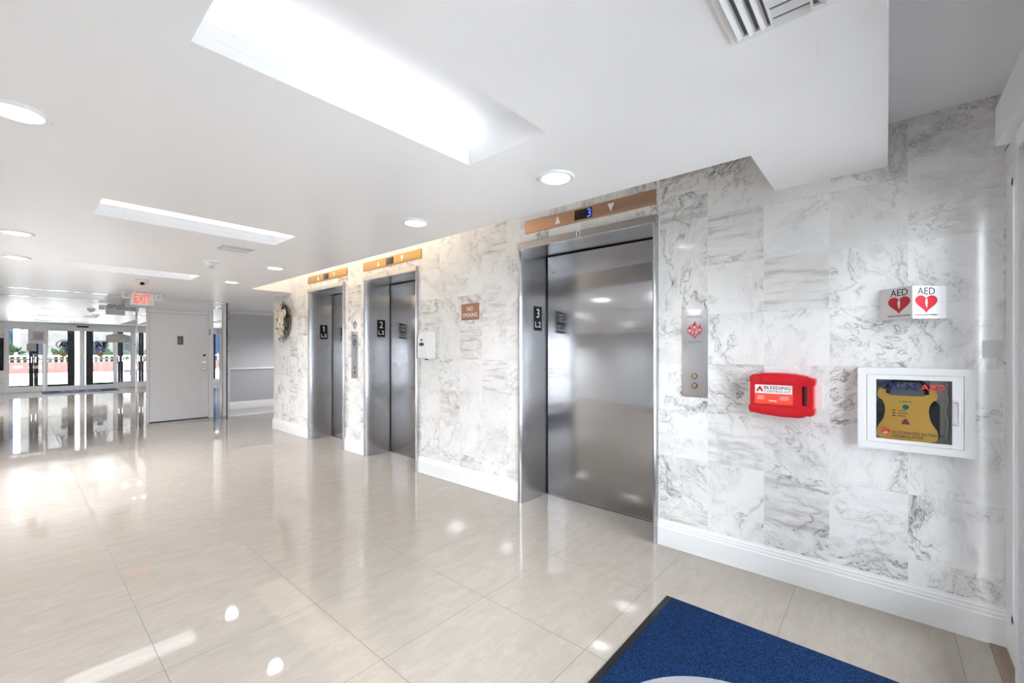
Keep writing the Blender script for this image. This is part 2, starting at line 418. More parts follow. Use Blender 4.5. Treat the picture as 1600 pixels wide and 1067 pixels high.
# drop internal faces of the grid
cnt = {}
for f in bm_.bm.faces: cnt.setdefault(tuple(round(c, 4) for c in f.calc_center_median()), []).append(f)
bmesh.ops.delete(bm_.bm, geom=[f for v in cnt.values() if len(v) > 1 for f in v], context='FACES')
bm_.box(1.95, WX+0.3, 0.45, 7.02, 2.72, 2.78)            # top of the cove
bm_.box(1.93, 1.97, 0.45, 7.02, CZ+0.035, 2.75)          # back of the cove
bm_.box(2.20, 2.24, 0.477, 6.985, CZ+0.035, CZ+0.10); bm_.box(1.95, WX, 0.43, 0.477, CZ+0.035, 2.75); bm_.box(1.95, WX, 6.985, 7.03, CZ+0.035, 2.75)
bm_.box(-1.2, WX, -0.005, 0.05, CZ+0.035, 2.45)          # drop face towards the entrance
struct(bm_.build('ceiling', M_ceil, smooth=0))
struct(MB().box(-1.2, WX, YE-0.16, -0.005, 2.40, 2.46).build('ceiling', M_ceil))
struct(MB().box(-1.2, 2.6, 9.27, 9.295, CZ-0.012, CZ).build('trim_1', M_chrome))

# baseboards with a stepped moulded top
def baseboard(y0, y1, side='right'):
    prof = [(0, 0), (0.017, 0), (0.017, 0.118), (0.013, 0.124), (0.013, 0.136), (0.010, 0.142), (0.010, 0.152), (0.005, 0.160), (0.004, 0.168), (0, 0.168)]
    return struct(MB().prism(prof, (WX, y0, 0), -X_, Z_, Y_, 0, y1-y0).build('baseboard_'+side, M_trim, smooth=20))
baseboard(YE, LIFTS[0][0]); baseboard(LIFTS[0][1], LIFTS[1][0]); baseboard(LIFTS[1][1], LIFTS[2][0]); baseboard(LIFTS[2][1], 7.735)
prof = [(0, 0), (0.017, 0), (0.017, 0.12), (0.010, 0.14), (0.004, 0.16), (0, 0.16)]
struct(MB().prism(prof, (2.815, 7.72, 0), Y_, Z_, X_, 0, 3.6).build('baseboard_hall', M_trim))
struct(MB().prism(prof, (2.66, 10.93, 0), -Y_, Z_, X_, 0, 3.8).build('baseboard_hall', M_trim))
struct(MB().box(2.66, 6.5, 10.905, 10.93, 0.875, 0.915, 0.006).build('trim_2', M_trim))
struct(MB().box(2.66, 6.5, 10.89, 10.93, CZ-0.075, CZ, 0.01).build('trim_3', M_trim))
struct(MB().box(-0.2, WX, YE, YE+0.05, 0, 0.004).build('trim_4', M_thr))

# ------------------------------------------------------------------ lifts
def lift(n, y0, y1, label, plate_label):
    y0 += 0.0012; y1 -= 0.0012
    root = thing('elevator_entrance', label, 'elevator', (WX, (y0+y1)/2, 0))
    P = [(2.86, 0.0), (2.80, 0.0), (2.787, 0.003), (2.778, 0.010), (2.7755, 0.018), (2.781, 0.028), (2.80, 0.038), (2.835, 0.046), (2.88, 0.050), (2.93, 0.052), (3.115, 0.052), (3.115, 0.045), (3.154, 0.045), (3.154, 0.0)]
    # dense spline of the nose
    for yy, s in ((y1, -1), (y0, 1)):
        kw = 1.0 if s < 0 else (0.8 if n == 3 else 0.42)
        poly = [(x, yy + s*w*kw) for x, w in P]
        MB().prism(poly, (0, 0, 0), X_, Y_, Z_, 0, 2.132).build('jamb', M_steel, root, smooth=50)
    hp = [(2.80, 2.132), (2.779, 2.134), (2.776, 2.138), (2.776, 2.186), (2.779, 2.19), (2.84, 2.19), (2.84, 2.16), (3.2, 2.16), (3.2, 2.132)]
    MB().prism(hp, (0, y0, 0), X_, Z_, Y_, 0, y1-y0).build('header', M_steel, root)
    MB().box(3.122, 3.15, y0+(0.046 if n == 3 else 0.026), y1-0.066, 0.008, 2.120, 0.002).build('door_panel', M_steel_d, root)
    MB().box(3.155, 3.19, y0, y1, 0.0, 2.132).build('gap_backing', M_dark, root)  # black sheet behind the door, painted shade for the gap at the jamb
    MB().box(3.116, 3.15, y0+0.052, y1-0.052, 0.0005, 0.006).build('sill', M_steel, root)
    # number sticker over the door
    yc = (y0+y1)/2
    st = MB().prism(rrect(-0.016, 0.016, -0.024, 0.024, 0.004), (2.776, yc, 2.163), WU, WV, WN, 0, 0.0012).build('number_sticker', M_signw, root)
    add_text(MB(), str(n), (2.7745, yc, 2.163), WU, WV, WN, h=0.036, bold=0.01).build('digit', M_signk, st)
    # jamb plate with the lift number above the landing
    yj = y1-0.052
    pl = MB().prism(rrect(2.937, 3.047, 1.462, 1.672, 0.006), (0, yj, 0), FU, FV, FN, 0.0, 0.003).build('number_plate', M_black, root)
    add_text(MB(), str(n), (2.992, yj-0.003, 1.612), FU, FV, FN, h=0.078).build('lift_digit', M_signw, pl)
    add_text(MB(), 'L.2', (2.992, yj-0.003, 1.515), FU, FV, FN, h=0.05, bold=0.01).build('landing_lettering', M_signw, pl)
    if n == 3:
        MB().cyl((3.1225, y1-0.13, 1.98), (3.1185, y1-0.13, 1.98), 0.006).build('lock_hole', M_dark, root)
    return root
lift(3, *LIFTS[0], 'brushed steel elevator entrance numbered 3, nearest and widest of the row', '')
lift(2, *LIFTS[1], 'brushed steel elevator entrance numbered 2, middle of the row beside the dispenser', '')
lift(1, *LIFTS[2], 'brushed steel elevator entrance numbered 1, farthest of the row near the wreath', '')

def indicator(y0, y1, m, num, label):
    yc = (y0+y1)/2; L = y1-y0; z0, z1 = 2.265, 2.368
    root = thing('floor_indicator', label, 'elevator indicator', (WX, yc, z0))
    MB().box(WX-0.012, WX+0.001, y0, y1, z0, z1, 0.002).build('panel', m, root)
    zc = (z0+z1)/2
    for a, s in ((0.21, 1), (-0.21, -1)):
        y = yc + a*L*0.98*(1 if s > 0 else 1)
        tri = [(-0.026, -0.028*s), (0.026, -0.028*s), (0, 0.032*s)]
        MB().prism(tri, (WX-0.012, y, zc), WU, WV, WN, 0, 0.0015).build('arrow', M_signw, root)
    d = MB().box(WX-0.0145, WX-0.011, yc-0.075, yc+0.075, zc-0.038, zc+0.038, 0.001).build('display', M_display, root)
    if num: add_text(MB(), num, (WX-0.0145, yc-0.052, zc), WU, WV, WN, h=0.062).build('digit', M_led, d)
    else:
        t = MB()
        for k in (-0.03, 0.0, 0.03): t.box(WX-0.0152, WX-0.0145, yc+k-0.004, yc+k+0.004, zc-0.03, zc+0.03)
        t.build('segment', mat('dim_led', (0.02, 0.02, 0.06), 0.4, em=(0.1, 0.1, 0.6), ems=0.35), d)
indicator(1.163, 2.292, M_bronze, '3', 'copper coloured floor indicator showing a blue 3 above elevator 3')
indicator(3.715, 4.875, M_bronze_warm, None, 'floor indicator panel tinted golden as if warmly lit, with small dark display above elevator 2')
indicator(5.28, 6.41, M_bronze_warm, None, 'floor indicator panel tinted golden as if warmly lit, above elevator 1, farthest of the three')

# fire sign: three flames
def flames(o, s, mb, holes=None):
    leaf = lambda cx, cy, w, h, tip: [(cx-w*0.5, cy), (cx-w*0.42, cy+h*0.22), (cx-w*0.15, cy+h*0.42), (cx+tip, cy+h*0.66), (cx+w*0.22, cy+h*0.36), (cx+w*0.5, cy+h*0.1), (cx+w*0.44, cy-h*0.14), (cx+w*0.12, cy-h*0.34), (cx-w*0.2, cy-h*0.3), (cx-w*0.44, cy-h*0.14)]
    mb.prism([(a*s, c*s) for a, c in leaf(0, 0.22, 0.36, 0.66, 0.05)], o, WU, WV, WN, 0, 0.001)
    mb.prism([(a*s, c*s) for a, c in leaf(-0.34, -0.02, 0.34, 0.62, 0.05)], o, WU, WV, WN, 0, 0.001)
    mb.prism([(a*s, c*s) for a, c in leaf(0.34, 0.02, 0.34, 0.66, 0.06)], o, WU, WV, WN, 0, 0.001)
    for sg in (-1, 1):
        mb.prism([(a*s*sg, c*s) for a, c in ((0.45, -0.18), (0.16, -0.4), (0.0, -0.62), (0.0, -0.5), (0.14, -0.3), (0.3, -0.16))][::sg], o, WU, WV, WN, 0, 0.0008)
    mb.prism([(a*s, c*s) for a, c in ((-0.06, 0.08), (0.06, 0.08), (0.02, -0.2), (0.04, -0.4), (-0.08, -0.36), (-0.04, -0.1))], o, WU, WV, WN, 0, 0.0009)
    if holes is not None:
        for a, c in ((0, 0.2), (-0.34, -0.03), (0.34, 0.0)):
            holes.prism(ell(0.11*s, 0.11*s, 20, a*s, c*s), o, WU, WV, WN, 0.001, 0.0016)
def call_station(yc, w, z0, z1, near, label):
    root = thing('call_button_panel', label, 'elevator call panel', (WX, yc, z0))
    MB().box(WX-0.005, WX+0.001, yc-w/2, yc+w/2, z0, z1, 0.0015).build('face_plate', M_plate, root)
    h = z1-z0; o = (WX-0.005, yc, z1-h*0.235)
    f, hl = MB(), MB(); flames(o, 0.088, f, hl)
    em = f.build('fire_emblem', M_redd if near else M_signk, root, smooth=0); hl.build('emblem_disc', M_plate if not near else M_ivory, em, smooth=0)
    for tx, dz, ww in (('IN FIRE EMERGENCY', 0.042, 0.58), ('DO NOT USE ELEVATOR', 0.051, 0.66), ('USE EXIT STAIRS', 0.205, 0.5)):
        add_text(MB(), tx, (WX-0.005, yc, z1-dz), WU, WV, WN, w=w*ww, h=0.0065).build('fire_lettering', M_signk, root, smooth=0)
    for zz in (z0+0.134, z0+0.074):
        r_ = MB().lathe([(0.018, 0), (0.018, 0.004), (0.0145, 0.005), (0.0145, 0.002)], (WX-0.005, yc, zz), WN, 24).build('call_button', M_black, root)
        MB().lathe([(0.0142, 0.0), (0.0142, 0.004), (0.012, 0.005), (0, 0.0055)], (WX-0.005, yc, zz), WN, 24).build('button_cap', M_amber, r_)
    for yy in (yc-w*0.40, yc+w*0.40):
        MB().lathe([(0.004, 0), (0.003, 0.0015), (0, 0.0018)], (WX-0.005, yy, z0+h*0.5), WN, 12).build('screw', M_chrome, root)
call_station(0.915, 0.157, 0.99, 1.545, True, 'steel call button panel with red flame emblem right of elevator 3')
call_station(5.09, 0.157, 0.94, 1.53, False, 'steel call button panel with dark emblem between elevators 1 and 2')
f, hl = MB(), MB(); flames((WX, 5.09, 1.615), 0.10, f, hl)
r = thing('fire_emblem_sticker', 'dark flame emblem sticker on the marble above the farther call panel', 'sticker', (WX, 5.09, 1.53))
f.build('emblem', M_signk, r, smooth=0); hl.build('emblem_disc', M_ivory, r, smooth=0)

# no smoking sign
r = thing('no_smoking_sign', 'brown no smoking sign on the marble between elevators 2 and 3', 'sign', (WX, 2.97, 1.576))
MB().prism(rrect(-0.118, 0.118, -0.078, 0.078, 0.008), (WX, 2.97, 1.655), WU, WV, WN, -0.001, 0.005).build('plate', mat('brown_sign', (0.33, 0.155, 0.085), 0.45), r)
add_text(MB(), 'NO', (WX-0.005, 2.97, 1.683), WU, WV, WN, h=0.037).build('lettering', M_signw, r, smooth=0); add_text(MB(), 'SMOKING', (WX-0.005, 2.97, 1.624), WU, WV, WN, w=0.196, h=0.037).build('lettering', M_signw, r, smooth=0)

# hand sanitiser dispenser
yc = 3.558; r = thing('sanitizer_dispenser', 'white wall mounted hand sanitizer dispenser beside elevator 2', 'dispenser', (WX, yc, 1.20))
pf = [(0, 1.205), (0.105, 1.205), (0.118, 1.22), (0.118, 1.40), (0.108, 1.448), (0.085, 1.475), (0.05, 1.485), (0, 1.485)]
bb = bmesh.new(); bb_m = MB().prism(pf, (WX, yc-0.078, 0), -X_, Z_, Y_, -0.001, 0.156)
bmesh.ops.bevel(bb_m.bm, geom=[e for e in bb_m.bm.edges if abs(e.verts[0].co.y-e.verts[1].co.y) < 1e-4], offset=0.008, segments=3, affect='EDGES')
bb_m.build('housing', M_plast, r)
MB().prism(ell(0.042, 0.018), (WX-0.118, yc+0.005, 1.352), WU, WV, WN, -0.002, 0.002).build('badge', mat('dark_badge', (0.06, 0.06, 0.07), 0.4), r)
MB().prism([(-0.024, -0.008), (0.024, -0.008), (0.017, 0.004), (0, 0.010), (-0.017, 0.004)], (WX-0.1175, yc+0.005, 1.397), WU, WV, WN, -0.002, 0.002).build('level_window', mat('smoke_window', (0.10, 0.10, 0.10), 0.3), r)
MB().box(WX-0.1195, WX-0.117, yc-0.01, yc+0.03, 1.279, 1.282).build('print_line', M_ivory, r)
MB().lathe([(0.02, 0), (0.016, -0.014), (0.0, -0.014)], (WX-0.075, yc-0.02, 1.206), (0, 0, 1)).build('nozzle', M_rub, r)

# ------------------------------------------------------------------ bleeding control kit
r = thing('bleeding_control_kit', 'red plastic bleeding control kit case on a white wall bracket', 'first aid kit', (WX, 0.43, 0.92))
kb = MB()
kb.prism(rrect(-0.062, 0.062, -0.075, 0.148, 0.006), (WX, 0.46, 1.045), WU, WV, WN, -0.001, 0.022)
kb.prism(rrect(-0.175, 0.175, -0.072, 0.062, 0.006), (WX, 0.43, 1.045), WU, WV, WN, -0.001, 0.03)
kb.build('wall_bracket', M_plast, r)
kx = WX-0.03
def kit_poly(sc=1.0):
    return [(a*sc, c*sc) for a, c in [(-0.150, -0.062), (-0.157, -0.068), (-0.157, -0.092), (-0.150, -0.101), (-0.09, -0.112), (0.0, -0.119), (0.08, -0.118), (0.105, -0.112), (0.108, -0.105), (0.135, -0.103), (0.147, -0.097), (0.149, -0.07), (0.143, -0.062),
             (0.143, 0.052), (0.150, 0.058), (0.152, 0.085), (0.146, 0.094), (0.125, 0.095), (0.12, 0.103), (0.06, 0.113), (0.0, 0.117), (-0.08, 0.115), (-0.14, 0.106), (-0.150, 0.098), (-0.152, 0.07), (-0.150, 0.060)]]
# body ring with a slot for the handle: two slabs of the same outline bridged around the slot
def solid_with_slot(outer, slot, o, u, v, n, t0, t1, bev=0.0):
    b = bmesh.new(); o, u, v, n = Vector(o), Vector(u), Vector(v), Vector(n)
    loops = []
    for poly in (outer, slot):
        vs = [b.verts.new(o + u*p + v*q + n*t0) for p, q in poly]
        es = [b.edges.new((vs[i], vs[(i+1) % len(vs)])) for i in range(len(vs))]; loops += es
    bmesh.ops.triangle_fill(b, edges=loops, use_beauty=True, use_dissolve=False)
    g = bmesh.ops.extrude_face_region(b, geom=list(b.faces))
    bmesh.ops.translate(b, vec=n*(t1-t0), verts=[e for e in g['geom'] if isinstance(e, bmesh.types.BMVert)])
    bmesh.ops.recalc_face_normals(b, faces=b.faces)
    return b
kc = Vector((kx, 0.43, 1.045)); slot = rrect(0.095, 0.118, -0.052, 0.052, 0.010)
k1 = MB(); k1.add(solid_with_slot(kit_poly(), slot, kc, WU, WV, WN, 0.0, 0.075))
k1.add(solid_with_slot(kit_poly(0.965), slot, kc, WU, WV, WN, 0.075, 0.083))
k1.build('case', M_red, r, smooth=40)
rb = MB()
for zz in (0.083, -0.086):
    rb.prism(rrect(-0.149, 0.14, zz-0.017, zz+0.015, 0.006), kc, WU, WV, WN, 0.082, 0.092)
    for a in (-0.12, -0.10, -0.08): rb.box(kx-0.098, kx-0.09, 0.43-a-0.006, 0.43-a+0.006, 1.045+zz-0.008, 1.045+zz+0.008, 0.002)
rb.build('latch_rib', M_red, r)
lab = MB().prism(rrect(-0.125, 0.055, -0.052, 0.052, 0.003), kc, WU, WV, WN, 0.082, 0.0845).build('info_label', M_redl, r)
wh = MB().prism(rrect(-0.123, 0.052, 0.005, 0.052, 0.001), kc, WU, WV, WN, 0.0845, 0.0855).build('title_strip', M_signw, lab)
LP = lambda a, c, t=0.0855: kc + WU*a + WV*c + WN*t
M_maroon = mat('maroon_print', (0.16, 0.02, 0.03), 0.5)
add_text(MB(), 'BLEEDING', LP(-0.079, 0.037), WU, WV, WN, w=0.125, h=0.017, align='L', bold=0.01).build('title_lettering', M_maroon, lab, smooth=0); add_text(MB(), 'CONTROL KIT', LP(-0.079, 0.017), WU, WV, WN, w=0.125, h=0.012, align='L').build('title_lettering', M_maroon, lab, smooth=0)
MB().prism([(-0.014, -0.016), (-0.016, -0.004), (-0.006, 0.012), (0, 0.019), (0.008, 0.008), (0.015, -0.004), (0.013, -0.016), (0.005, -0.008), (0, 0.002), (-0.006, -0.008)], LP(-0.099, 0.027), WU, WV, WN, 0, 0.0006).build('flame_mark', M_redd, lab, smooth=0)
M_pale = mat('pale_print', (0.75, 0.6, 0.5), 0.6)
def line(mb, w, h, o, m, par, nm='print_line'):
    mb.prism([(0, 0), (w, 0), (w, h), (0, h)], o, WU, WV, WN, 0, 0.0005).build(nm, m, par, smooth=0)
for k in range(4):
    line(MB(), 0.036-0.006*(k % 2), 0.0022, LP(-0.112, -0.010-0.006*k, 0.0845), M_pale, lab)
    line(MB(), 0.045-0.008*(k % 2), 0.0022, LP(-0.005, -0.010-0.006*k, 0.0845), M_pale, lab)
line(MB(), 0.035, 0.006, LP(-0.055, -0.037, 0.0845), M_pale, lab)

# ------------------------------------------------------------------ defibrillator cabinet
ax, ac, az = WX-0.045, -0.0935, 1.0025
AP = lambda a, c, t=0.0: Vector((ax, ac, az)) + WU*a + WV*c + WN*t
r = thing('defibrillator_cabinet', 'white wall cabinet with window, lettered door and clear pull handle', 'medical cabinet', (WX, ac, az-0.198))
fr = MB(); fr.add(solid_with_slot(rrect(-0.2025, 0.2025, -0.198, 0.198, 0.006), rrect(-0.168, 0.168, -0.165, 0.165, 0.004), AP(0, 0), WU, WV, WN, -0.046, 0.0))
fr.build('outer_frame', M_plast, r)
cs = MB(); cs.add(solid_with_slot(rrect(-0.1665, 0.1665, -0.1635, 0.1635, 0.004), rrect(-0.132, 0.130, -0.146, 0.142, 0.002), AP(0, 0), WU, WV, WN, -0.008, 0.001))
dr = cs.build('door', M_plast, r)
MB().box(ax+0.036, ax+0.040, ac-0.166, ac+0.166, az-0.163, az+0.163).build('back_lining', M_taupe, r)
MB().box(ax+0.003, ax+0.005, ac-0.131, ac+0.133, az-0.147, az+0.143).build('window_pane', M_glass, dr)
hd = MB(); hd.tube([AP(0.134, 0.052, 0.001), AP(0.134, 0.052, 0.018), AP(0.146, 0.052, 0.022), AP(0.150, 0.045, 0.022), AP(0.150, -0.045, 0.022), AP(0.146, -0.052, 0.022), AP(0.134, -0.052, 0.018), AP(0.134, -0.052, 0.001)], 0.0055)
hd.build('pull_handle', mat('clear_acrylic', (0.70, 0.71, 0.72), 0.12), dr)
t = MB(); add_text(t, 'CINTAS', AP(-0.048, 0.112, 0.002), WU, WV, WN, w=0.130, h=0.034, bold=0.03); t.build('maker_lettering', M_blue, dr, smooth=0)
t = MB(); add_text(t, 'AED', AP(0.066, 0.110, 0.002), WU, WV, WN, w=0.082, h=0.028, bold=0.015); t.build('red_lettering', mat('red_letter', (0.72, 0.02, 0.03), 0.4), dr, smooth=0)
M_brownl = mat('brown_letter', (0.035, 0.022, 0.03), 0.4)
add_text(MB(), 'AUTOMATED EXTERNAL', AP(-0.072, -0.110, 0.002), WU, WV, WN, w=0.178, h=0.013, align='L').build('dark_lettering', M_brownl, dr, smooth=0)
add_text(MB(), 'DEFIBRILLATOR', AP(-0.072, -0.127, 0.002), WU, WV, WN, w=0.108, h=0.012, align='L').build('dark_lettering', M_brownl, dr, smooth=0)
MB().prism(heart(0.034, 0.031), AP(-0.097, -0.114), WU, WV, WN, 0.0, 0.0025).build('heart_mark', M_redd, dr, smooth=0)
MB().prism([(-0.012, -0.002), (-0.006, -0.001), (-0.003, 0.006), (0, -0.006), (0.004, 0.007), (0.006, 0), (0.012, 0.001), (0.006, -0.003), (0.004, 0.001), (0.0, -0.010), (-0.003, 0.001), (-0.006, -0.004)], AP(-0.097, -0.114), WU, WV, WN, 0.0025, 0.003).build('pulse_mark', M_signw, dr, smooth=0)
# the defibrillator inside
r2 = thing('defibrillator', 'yellow waisted defibrillator with dark grips inside the cabinet', 'defibrillator', (ax+0.036, ac, az-0.145))
D0 = 0.034
dv = []
def side(sg):
    return [(sg*0.100, -0.140), (sg*0.108, -0.120), (sg*0.104, -0.090), (sg*0.086, -0.055), (sg*0.078, -0.020), (sg*0.078, 0.012), (sg*0.088, 0.040), (sg*0.104, 0.056), (sg*0.104, 0.078), (sg*0.094, 0.098), (sg*0.075, 0.098), (sg*0.066, 0.072), (sg*0.05, 0.066)]
body = side(-1)[::-1] + [(-0.06, -0.147), (0.06, -0.147)] + side(1)
body = [(a-0.022, c) for a, c in body][::-1]
def smooth_loop(P, n=4):
    out = []
    for i in range(len(P)):
        p0, p1, p2, p3 = (Vector(P[(i+k) % len(P)]) for k in (-1, 0, 1, 2))
        for j in range(n):
            t = j/n; out.append(tuple(0.5*((2*p1) + (p2-p0)*t + (2*p0-5*p1+4*p2-p3)*t*t + (3*p1-p0-3*p2+p3)*t**3)))
    return out
body = smooth_loop(body)
y_shell = MB().prism(body[::-1], AP(0, 0), WU, WV, WN, -D0, -0.014)
y_shell.build('yellow_shell', M_yel, r2, smooth=30)
MB().prism(rrect(-0.132, 0.092, -0.146, 0.05, 0.03), AP(0, 0), WU, WV, WN, -D0, -0.020).build('dark_grip', M_rub, r2)
MB().prism(rrect(-0.131, -0.09, -0.146, 0.14, 0.004), AP(0, 0), WU, WV, WN, -D0, -0.024).build('pad_pouch', M_bgrey, r2)
MB().prism(rrect(-0.131, 0.06, 0.05, 0.14, 0.004), AP(0, 0), WU, WV, WN, -D0, -0.026).build('upper_pouch', M_bgrey, r2)
MB().tube([AP(-0.09, 0.075, -0.02), AP(-0.085, 0.12, -0.018), AP(-0.06, 0.138, -0.018), AP(-0.02, 0.14, -0.018), AP(0.025, 0.138, -0.018), AP(0.045, 0.115, -0.018), AP(0.05, 0.075, -0.02)], 0.009).build('carry_handle', M_rub, r2)
MB().tube([AP(0.118, 0.13, -0.028), AP(0.112, 0.09, -0.028), AP(0.118, 0.05, -0.028), AP(0.108, 0.0, -0.028), AP(0.118, -0.05, -0.028), AP(0.112, -0.13, -0.028)], 0.004).build('cable', M_ivory, r2)
MB().lathe([(0.0115, 0), (0.0115, 0.003), (0.009, 0.005), (0, 0.0055)], AP(-0.025, 0.012, -0.014), WN).build('power_button', M_teal, r2)
MB().prism([(-0.015, -0.012), (0.015, -0.012), (0.012, -0.002), (0.002, 0.014), (-0.002, 0.014), (-0.012, -0.002)], AP(-0.025, -0.058), WU, WV, WN, -0.014, -0.010).build('shock_button', M_mag, r2)
for k in range(3): MB().box(ax+0.0115, ax+0.0145, ac+0.062, ac+0.072, az-0.008-0.013*k, az-0.004-0.013*k).build('status_light', M_signk, r2)
add_text(MB(), 'Lifeline', AP(-0.025, 0.038, -0.014), WU, WV, WN, w=0.045, h=0.008).build('maker_lettering', M_rub, r2, smooth=0)
for k in range(3): line(MB(), 0.028+0.008*(k == 1), 0.0025, AP(-0.052, -0.007-0.013*k, -0.014), M_rub, r2)

# ------------------------------------------------------------------ projecting V sign
r = thing('projecting_aed_sign', 'white V shaped projecting AED sign with red hearts above the cabinet', 'sign', (WX, -0.09, 1.43))
ap = Vector((WX-0.105, -0.0905, 0)); zt, zb = 1.5825, 1.432
for nm, wy in (('left', 0.022), ('right', -0.206)):
    wpt = Vector((WX, wy, 0))
    if nm == 'left': o, e = wpt, ap
    else: o, e = ap, wpt
    u = (e-o).normalized(); L = (e-o).length; n = u.cross(Z_)
    leaf = MB().prism([(0, 0), (L, 0), (L, zt-zb), (0, zt-zb)], (o.x, o.y, zb), u, Z_, n, -0.0015, 0.0015).build('sign_leaf', M_signw, r)
    cx = L*0.60 if nm == 'left' else L*0.40
    Q = lambda a, z: Vector((o.x, o.y, zb)) + u*a + Z_*z + n*0.0015
    add_text(MB(), 'AED', Q(cx, 0.127), u, Z_, n, w=0.082, h=0.031).build('sign_lettering', M_signk, leaf, smooth=0)
    add_text(MB(), 'Automated External Defibrillator', Q(cx, 0.018), u, Z_, n, w=0.11, h=0.007, bold=0.01).build('caption_lettering', M_signk, leaf, smooth=0)
    hr = MB().prism(heart(0.105, 0.082), Q(cx, 0.066), u, Z_, n, 0, 0.0008).build('heart_mark', mat('heart_red', (0.48, 0.004, 0.016), 0.45), leaf, smooth=0)
    MB().prism([(a*0.8, c*0.8) for a, c in [(-0.004, 0.026), (0.008, 0.027), (0.005, 0.009), (0.010, 0.010), (0.004, -0.006), (0.008, -0.005), (0.001, -0.028), (0.000, -0.012), (-0.005, -0.013), (-0.003, 0.002), (-0.008, 0.001)]], Q(cx, 0.068), u, Z_, n, 0.0008, 0.0014).build('bolt_mark', M_signw, leaf, smooth=0)
    MB().lathe([(0.0025, 0), (0.002, 0.001), (0, 0.0012)], Q(L*0.10 if nm == 'left' else L*0.89, 0.075), n, 10).build('screw', M_ivory, leaf)
tag(MB().box(WX-0.003, WX+0.001, -0.383, -0.320, 1.252, 1.329, 0.001).build('wall_card', mat('pale_card', (0.66, 0.66, 0.64), 0.5)), 'small plain pale card on the marble by the right corner', 'card')

# ------------------------------------------------------------------ ceiling fittings
def downlight_proto():
    r = thing('downlight', '', 'ceiling light', (0, 0, CZ), 'round recessed downlights')
    MB().lathe([(0.098, 0.0), (0.097, -0.006), (0.090, -0.011), (0.074, -0.009), (0.070, -0.002), (0.070, 0.0)], (0, 0, CZ), seg=40, cap=False).build('trim_ring', M_plast, r)
    MB().lathe([(0.0705, -0.003), (0.0, -0.004)], (0, 0, CZ), seg=32, cap=False).build('lens', M_lens, r)
    ld = bpy.data.lights.new('downlight_lamp', 'SPOT'); ld.energy = P_DOWN; ld.spot_size = math.radians(150); ld.spot_blend = 0.6; ld.shadow_soft_size = 0.06; ld.color = (0.95, 0.975, 1.0)
    lo = bpy.data.objects.new('lamp', ld); C.objects.link(lo); lo.parent = r; lo.location = (0, 0, -0.03)
    return r
dl = downlight_proto()
DL = [(1.85, 1.305, 0.22, 'round recessed downlight nearest elevator 3, first of the row along the elevators'),
      (1.85, 2.51, 0.15, 'round recessed downlight second in the row along the elevators, before elevator 2'),
      (1.85, 5.03, 0.4, 'round recessed downlight third in the row along the elevators'),
      (1.85, 6.48, 0.45, 'round recessed downlight farthest in the row along the elevators, by the cove end'),
      (0.0, 2.49, 1.0, 'round recessed downlight large at the left edge beside the nearest trough'),
      (0.0, 5.03, 1.15, 'round recessed downlight second in the left row, cut by the picture edge'),
      (0.0, 6.34, 4.4, 'round recessed downlight third in the left row, smallest and farthest there'),
      (4.3, 9.3, 2.0, 'unseen downlight added to brighten the side hall, round the corner of the marble wall')]  # last one is an unseen lamp added to brighten the side hall
for i, (x, y, pw, lb) in enumerate(DL):
    o = dl if i == 0 else copy_tree(dl)
    o.location = (x, y, CZ); o['label'] = lb
    lm = [c for c in o.children if c.type == 'LIGHT'][0]
    lm.data = lm.data.copy(); lm.data.energy = P_DOWN*pw

TL = ['long recessed ceiling light trough nearest the viewer, largest', 'long recessed ceiling light trough in the middle, before the square vent', 'long recessed ceiling light trough farthest, before the exit sign']
for (y0, y1), lb, tp_ in zip(TR, TL, (1.0, 2.0, 3.2)):
    e = 0.10; zt = 2.42; zl = CZ+0.07
    r = thing('light_trough', lb, 'ceiling light', ((TX0+TX1)/2, (y0+y1)/2, CZ), 'recessed light troughs')
    lp = MB()
    for (a, c, d, f) in ((TX0-0.012, TX0, y0-0.012, y1+0.012), (TX1, TX1+0.012, y0-0.012, y1+0.012), (TX0, TX1, y0-0.012, y0), (TX0, TX1, y1, y1+0.012)): lp.box(a, c, d, f, CZ+0.0355, zl)
    for (a, c, d, f) in ((TX0-e, TX0, y0-e, y1+e), (TX1, TX1+e, y0-e, y1+e), (TX0, TX1, y0-e, y0), (TX0, TX1, y1, y1+e)): lp.box(a, c, d, f, zl, zl+0.012)
    lp.build('lip', M_ceil, r, smooth=0)
    bx = MB(); x0, x1, ya, yb_ = TX0-e, TX1+e, y0-e, y1+e
    bx.box(x0-0.02, x1+0.02, ya-0.02, yb_+0.02, zt, zt+0.02)
    for (a, c, d, f) in ((x0-0.02, x0, ya, yb_), (x1, x1+0.02, ya, yb_), (x0, x1, ya-0.02, ya), (x0, x1, yb_, yb_+0.02)): bx.box(a, c, d, f, zl, zt)
    bx.build('housing', M_ceil, r, smooth=0)
    ld = bpy.data.lights.new('trough_lamp', 'AREA'); ld.shape = 'RECTANGLE'; ld.size = TX1-TX0+0.18; ld.size_y = 0.04; ld.energy = P_TROUGH*tp_; ld.color = (0.96, 0.98, 1.0)
    lo = bpy.data.objects.new('strip_lamp', ld); C.objects.link(lo); lo.parent = r
    lo.location = (0, (y1-y0)/2+0.075, zl+0.025-CZ); lo.rotation_euler = (math.radians(180-35), 0, 0)

